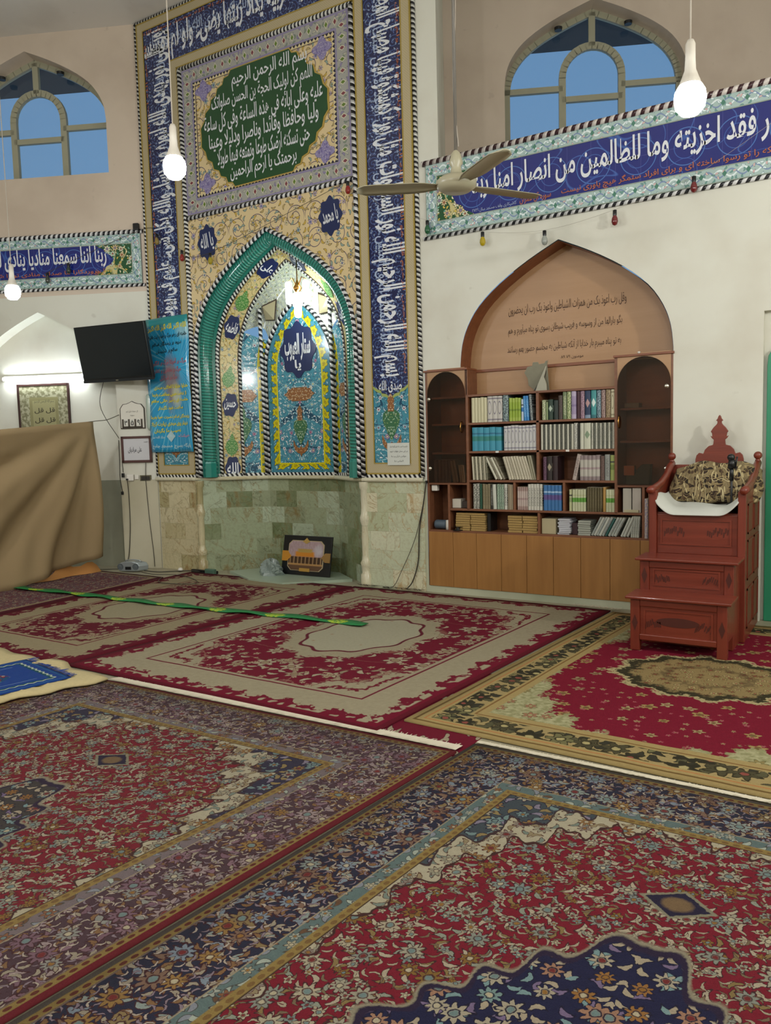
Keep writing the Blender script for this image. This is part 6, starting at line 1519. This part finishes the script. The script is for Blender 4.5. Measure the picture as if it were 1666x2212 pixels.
E_ = rug('rug', 'crimson rug with a beige flowered border and a brown medallion, under the pulpit', rug_gold('gold_rug_pile', 2.25, 3.05), 2.25, 3.05, [(1.83, -.20), (4.0, -.22), (3.86, -3.26), (1.60, -3.17)], .004)
U_ = rug('rug', 'deep red rug showing only a narrow strip between the larger rugs', rug_under('under_rug_pile', 1.6, 1.4), 1.6, 1.4, [(1.40, -2.2), (2.03, -2.2), (2.05, -3.45), (1.42, -3.45)], .0, .003)
# near rugs
C_ = rug('rug', 'large red rug with a plum flowered border and gold guard lines, near left', rug_isfahan('plum_border_rug_pile', 2.5, 3.5, '#44323a', ['#8f7f7e', '#7a606a', '#82837c', '#6f5560'], '#6f6466', selv='#641622', muted=.08, med='#3a3836', mr=(.42, .66)), 2.5, 3.5, [(-.52, -3.44), (2.03, -3.42), (1.66, -7.0), (-.84, -7.0)], .006)
fringe(C_, (-.40, -3.43), (2.02, -3.41), (.04, 1), .085, .006, FRINGE, 420, 6, .25, .010, band=.85)
D_ = rug('rug', 'large red rug with a navy flowered border and a navy medallion, near right', rug_isfahan('navy_border_rug_pile', 2.38, 3.55, '#232739', ['#7f8a84', '#7c6a48', '#74808a', '#745c4c'], '#586a68', med='#181d3c', selv='#4c4640', spand='#3c464c', mr=(.49, .70)), 2.38, 3.55, [(2.055, -3.28), (4.45, -3.32), (4.10, -6.85), (1.68, -6.95)], .0)
fringe(D_, (2.06, -3.27), (4.55, -3.31), (0, 1), .05, .0, FRINGE, 380, 7, .25, .010, band=.8)
# mat with the blue prayer rug
rows = []
for j in range(15):
    row = []
    for i in range(25):
        u, v = i/24, j/14
        p = Vector((-2.3, -4.4)).lerp(Vector((-.60, -4.12)), u).lerp(Vector((-1.78, -3.32)).lerp(Vector((-.36, -3.44)), u), v)
        e_ = min(u, 1-u, v, 1-v)
        row.append((p.x+.02*math.sin(v*17), p.y+.015*math.sin(u*23), .022+(.016 if e_ > .02 else 0)*abs(math.sin(i*.8+j*1.1))+(.025 if (v > .9 and .5 < u < .7) else 0)))
    rows.append(row)
mt = MB().grid(rows).build('cream_mat', MAT_B, label='crumpled cream cotton mat under the blue prayer rug', cat='mat', smooth=True)
mt.modifiers.new('s', 'SOLIDIFY').thickness = .012
pr = rug('prayer_rug', 'small blue prayer rug with a zigzag border, on the cream mat at the left', rug_prayer('blue_prayer_rug_pile', .72, 1.1), .72, 1.1, [(-1.20, -3.46), (-.56, -3.58), (-.74, -4.6), (-1.45, -4.45)], .046, .006)
bf = plain('blue_yarn', '#1c3a86', .9)
fringe(pr, (-1.20, -3.46), (-.56, -3.58), (.1, 1), .05, .05, bf, 34, 8, .5, .004)
# green ribbon
M = Mat('green_printed_ribbon'); u, v, _ = M.co('UV')
k = M.fract(u/.62); q = M.abs(k-.5)/.17+M.abs(v)/.09; c = M.mix(M.noise(u, v, sc=9.), hx('#0f6a34'), hx('#1c8040')); n = M.noise(u, v, sc=50., det=2.)
c = M.mix(M.lt(q, 1., .15)*M.lt(.44, n, .06), c, hx('#9fb82e'))
RIB = M.done(c, .6)
P0, P1 = Vector((-4.03, -1.71)), Vector((.27, -1.53)); rows = [[], []]; 
dd_ = (P1-P0).normalized(); nn_ = Vector((-dd_.y, dd_.x))
for i in range(121):
    t = i/120; p = P0.lerp(P1, t)+nn_*.02*math.sin(t*9)
    for k, s_ in enumerate((-1, 1)): 
        q_ = p+nn_*s_*(.052+.012*math.sin(t*60+s_)); rows[k].append((q_.x, q_.y, .026+.006*math.sin(t*45+k*2)))
LR = (P1-P0).length
rb = MB().grid(rows, lambda i, j: (j/120*LR, (i-.5)*.1)).build('green_ribbon', RIB, label='long green cloth ribbon with yellow printed patches, laid across the two ivory rugs', cat='ribbon', smooth=True)
rb.modifiers.new('s', 'SOLIDIFY').thickness = .004

# ------------------------------------------------------------------ hanging lamps, fan, coloured bulbs
CX, CY, CZ = 3.661, -6.568, 1.45
LED = m_emit('led_dome_light', '#f4fbff', 80.)
def bulb(x, y, z, label, r=.07):
    t = thing('hanging_lamp', label, 'lamp', (x, y, z-.2))
    MB().lathe([(.001, -.075), (r*.55, -.068), (r*.9, -.04), (r, 0), (r*.93, .03), (r*.72, .055)], (x, y, z), 20).build('lamp_dome', LED, t, smooth=True)
    MB().lathe([(r*.72, .055), (r*.52, .09), (r*.36, .12), (.022, .17), (.022, .23), (.014, .25), (.001, .25)], (x, y, z), 16).build('lamp_neck', plain('lamp_housing', '#d6d0c4', .4), t, smooth=True)
    MB().tube([(x, y, z+.24), (x, y, HC)], .004, 6).build('cord', plain('pale_cord', '#b8b0a4', .6), t)
    return t
bulb(2.897, -2.70, 2.95, 'glowing white lamp hanging at the right edge, in front of the long tile band')
bulb(-.03, -3.02, 3.155, 'glowing white lamp hanging in front of the upper left part of the mihrab')
bulb(-3.20, -2.07, 2.93, 'glowing white lamp hanging at the far left, below the left tile band')
# unseen hall lamps off frame; the last is added to brighten the right wall
for x, y, pw in ((1.2, -5.6, 52), (-2.6, -6.0, 62), (5.0, -6.2, 60), (1.2, -9.8, 40), (-3.2, -10.2, 40), (5.2, -10.2, 40), (6.0, -2.6, 120)):
    l = bpy.data.lights.new('unseen_hall_lamp', 'POINT'); l.energy = pw; l.color = (1., .975, .93); l.shadow_soft_size = .09
    o = bpy.data.objects.new('unseen_hall_lamp', l); o.location = (x, y, 3.1); COL.objects.link(o)
# lamp cluster in the niche
cl = thing('niche_lamp', 'cluster of glowing white lamps hanging in the vault of the prayer niche', 'lamp', (-1.58, .14, 2.78))
NL = m_emit('niche_lamp_light', '#f6fff8', 11.)
for dx, dy, z0, z1, r in ((-.115, 0, 2.93, 3.17, .036), (.115, .0, 2.92, 3.16, .036), (-.055, .03, 2.90, 3.05, .03), (.055, -.03, 2.89, 3.04, .03), (0, 0, 2.78, 3.0, .04)):
    MB().lathe([(.001, z0-2.78), (r*.8, z0-2.77), (r, z0-2.74), (r, z1-2.80), (r*.7, z1-2.785), (.001, z1-2.78)], (-1.585+dx, .13+dy, 2.78), 14).build('lamp_glass', NL, cl, smooth=True)
MB().lathe([(.001, .0), (.03, .005), (.05, .05), (.02, .10), (.006, .14), (.006, .34), (.001, .34)], (-1.585, .13, 3.04), 12).build('lamp_stem', BRASS, cl, smooth=True)
for sx in (-1, 1): MB().tube([(-1.585, .13, 3.08), (-1.585+sx*.06, .13, 3.20), (-1.585+sx*.115, .13, 3.17)], .006, 6).build('lamp_arm', BRASS, cl, smooth=True)
# ceiling fan
fx, fy, fz = 1.33, -1.92, 3.06
fn = thing('ceiling_fan', 'cream three bladed ceiling fan on a long rod, before the right tile band', 'fan', (fx, fy, fz))
FC = plain('cream_fan_enamel', '#a8a288', .35)
MB().lathe([(.001, -.035), (.09, -.03), (.125, -.005), (.13, .03), (.10, .055), (.04, .07), (.03, .12), (.045, .14), (.03, .20), (.012, .22)], (fx, fy, fz), 24).build('motor', FC, fn, smooth=True)
MB().tube([(fx, fy, fz+.2), (fx, fy, HC)], .011, 8).build('rod', plain('grey_rod', '#6f6a62', .4), fn, smooth=True)
for ang in (209, 322, 57):
    a = R(ang); ca, sa = math.cos(a), math.sin(a)
    T = lambda x, y, z: (fx+ca*x-sa*y, fy+sa*x+ca*y, fz+.015+z-.005*max(0, x)+.10*y)
    rows = []
    for j in range(11):
        x = .10+.54*j/10; w = .035+.045*min(1, j/2.5); w = w*(1-.55*max(0, (j-8.5)/1.5)**2)
        rows.append([(x, w*(2*i/6-1), -.012*(2*i/6-1)**2) for i in range(7)])
    b_ = MB(T=T).grid(rows).build('blade', FC, fn, smooth=True); b_.modifiers.new('s', 'SOLIDIFY').thickness = .004
cable([(fx+.02, fy, HC), (fx-.005, fy-.02, 5.0), (fx+.015, fy, 4.2), (fx-.01, fy, 3.7), (fx+.02, fy, 3.3)], .004, 'thin pale cable winding down along the rod of the ceiling fan', plain('pale_cable', '#a59c90', .6))
# coloured bulbs on a thin wire along the walls
GP = [(TF(-.95, -.06, 3.62), '#2f3a34'), (TF(-1.22, -.06, 3.52), '#3a4038'), ((-3.44, -.07, 3.86), '#8a7434'), ((-3.05, -.07, 3.62), '#8a1f1c'), ((-2.60, -.09, 3.52), '#9a8a1e'), ((-.76, -.08, 3.93), '#8a1f1c'), ((.10, -.07, 3.42), '#1f5a3a'), ((.65, -.07, 3.23), '#b09a10'), ((1.22, -.07, 3.15), '#9aa09a'), ((1.81, -.07, 3.215), '#6a1c20'), ((2.41, -.07, 3.36), '#6a1c20')]
NM = ['dark', 'dark grey', 'amber', 'red', 'yellow', 'red', 'green', 'bright yellow', 'clear', 'red', 'red']
WH = ['on the left tile band near its corner', 'on the left tile band above the verse', 'on the left inscription strip', 'left of the cream spandrel', 'under the left spandrel medallion', 'at the upper right of the spandrel', 'at the lower left end of the long tile band', 'above the left slope of the wooden arch', 'above the peak of the wooden arch', 'right of the peak of the wooden arch', 'hanging at the right part of the long tile band']
for (p, colr), nm, wh in zip(GP, NM, WH):
    t = thing('coloured_bulb', 'small %s light bulb %s' % (nm, wh), 'light bulb', p, 'unlit bulbs strung along the walls')
    MB().lathe([(.001, -.085), (.018, -.078), (.027, -.055), (.024, -.03), (.014, -.008), (.012, 0)], p, 12).build('glass', plain('bulb_glass_'+nm.replace(' ', '_'), colr, .15, coat=.5), t, smooth=True)
    MB().lathe([(.014, -.01), (.016, 0), (.016, .035), (.001, .04)], p, 10).build('holder', BLACK, t, smooth=True)
pts = [tuple(Vector(p)+Vector((0, 0, .04))) for p, _ in GP]
cable(pts[:2]+[TF(-.05, -.06, 3.98)]+pts[2:6], .0025, 'thin wire of the bulb string across the left half of the mihrab', name='bulb_wire')
cable([pts[5], (-.3, -.09, 3.62), pts[6], pts[7], pts[8], pts[9], pts[10], (3.1, -.08, 3.75)], .0012, 'thin wire of the bulb string along the right wall', plain('pale_wire', '#a8a498', .6), name='bulb_wire')
MB(T=lambda x, y, z: TF(-.09+x, -.03+y, 4.02+z)).box(-.04, .03, -.03, .02, -.03, .05).build('junction_box', BLACK, label='small black junction box at the top right corner of the left tile band', cat='box', bevel=.01)

# ------------------------------------------------------------------ sky, camera
w = bpy.data.worlds.new('dusk'); SC.world = w; w.use_nodes = True
wt = w.node_tree; bg = wt.nodes['Background']
tc = wt.nodes.new('ShaderNodeTexCoord'); sx = wt.nodes.new('ShaderNodeSeparateXYZ'); cr = wt.nodes.new('ShaderNodeValToRGB')
wt.links.new(tc.outputs['Generated'], sx.inputs[0]); wt.links.new(sx.outputs[2], cr.inputs[0]); wt.links.new(cr.outputs[0], bg.inputs[0])
cr.color_ramp.elements[0].color = hx('#7ba6cc'); cr.color_ramp.elements[1].color = hx('#5b86b8'); bg.inputs[1].default_value = .44
cam = bpy.data.cameras.new('camera'); co = bpy.data.objects.new('camera', cam); COL.objects.link(co)
cam.sensor_fit = 'HORIZONTAL'; cam.sensor_width = 36.; cam.lens = 36*1700/1666; cam.clip_start = .05
mt_ = Matrix(((.847, -.025, .531), (.531, .089, -.843), (-.026, .996, .088))); mt_ = Matrix(CAMROWS).transposed()
co.matrix_world = Matrix.Translation((CX, CY, CZ)) @ mt_.to_4x4()
SC.camera = co
vs = SC.view_settings; vs.view_transform = 'Standard'; vs.look = 'None'; vs.gamma = 1; vs.exposure = 1.0; vs.use_curve_mapping = False
SC.cycles.use_denoising = True

cy = SC.cycles
cy.max_bounces = 5; cy.diffuse_bounces = 3; cy.glossy_bounces = 2; cy.transmission_bounces = 3; cy.transparent_max_bounces = 6
cy.adaptive_threshold = .07; cy.sample_clamp_indirect = 6.; cy.caustics_reflective = False; cy.caustics_refractive = False
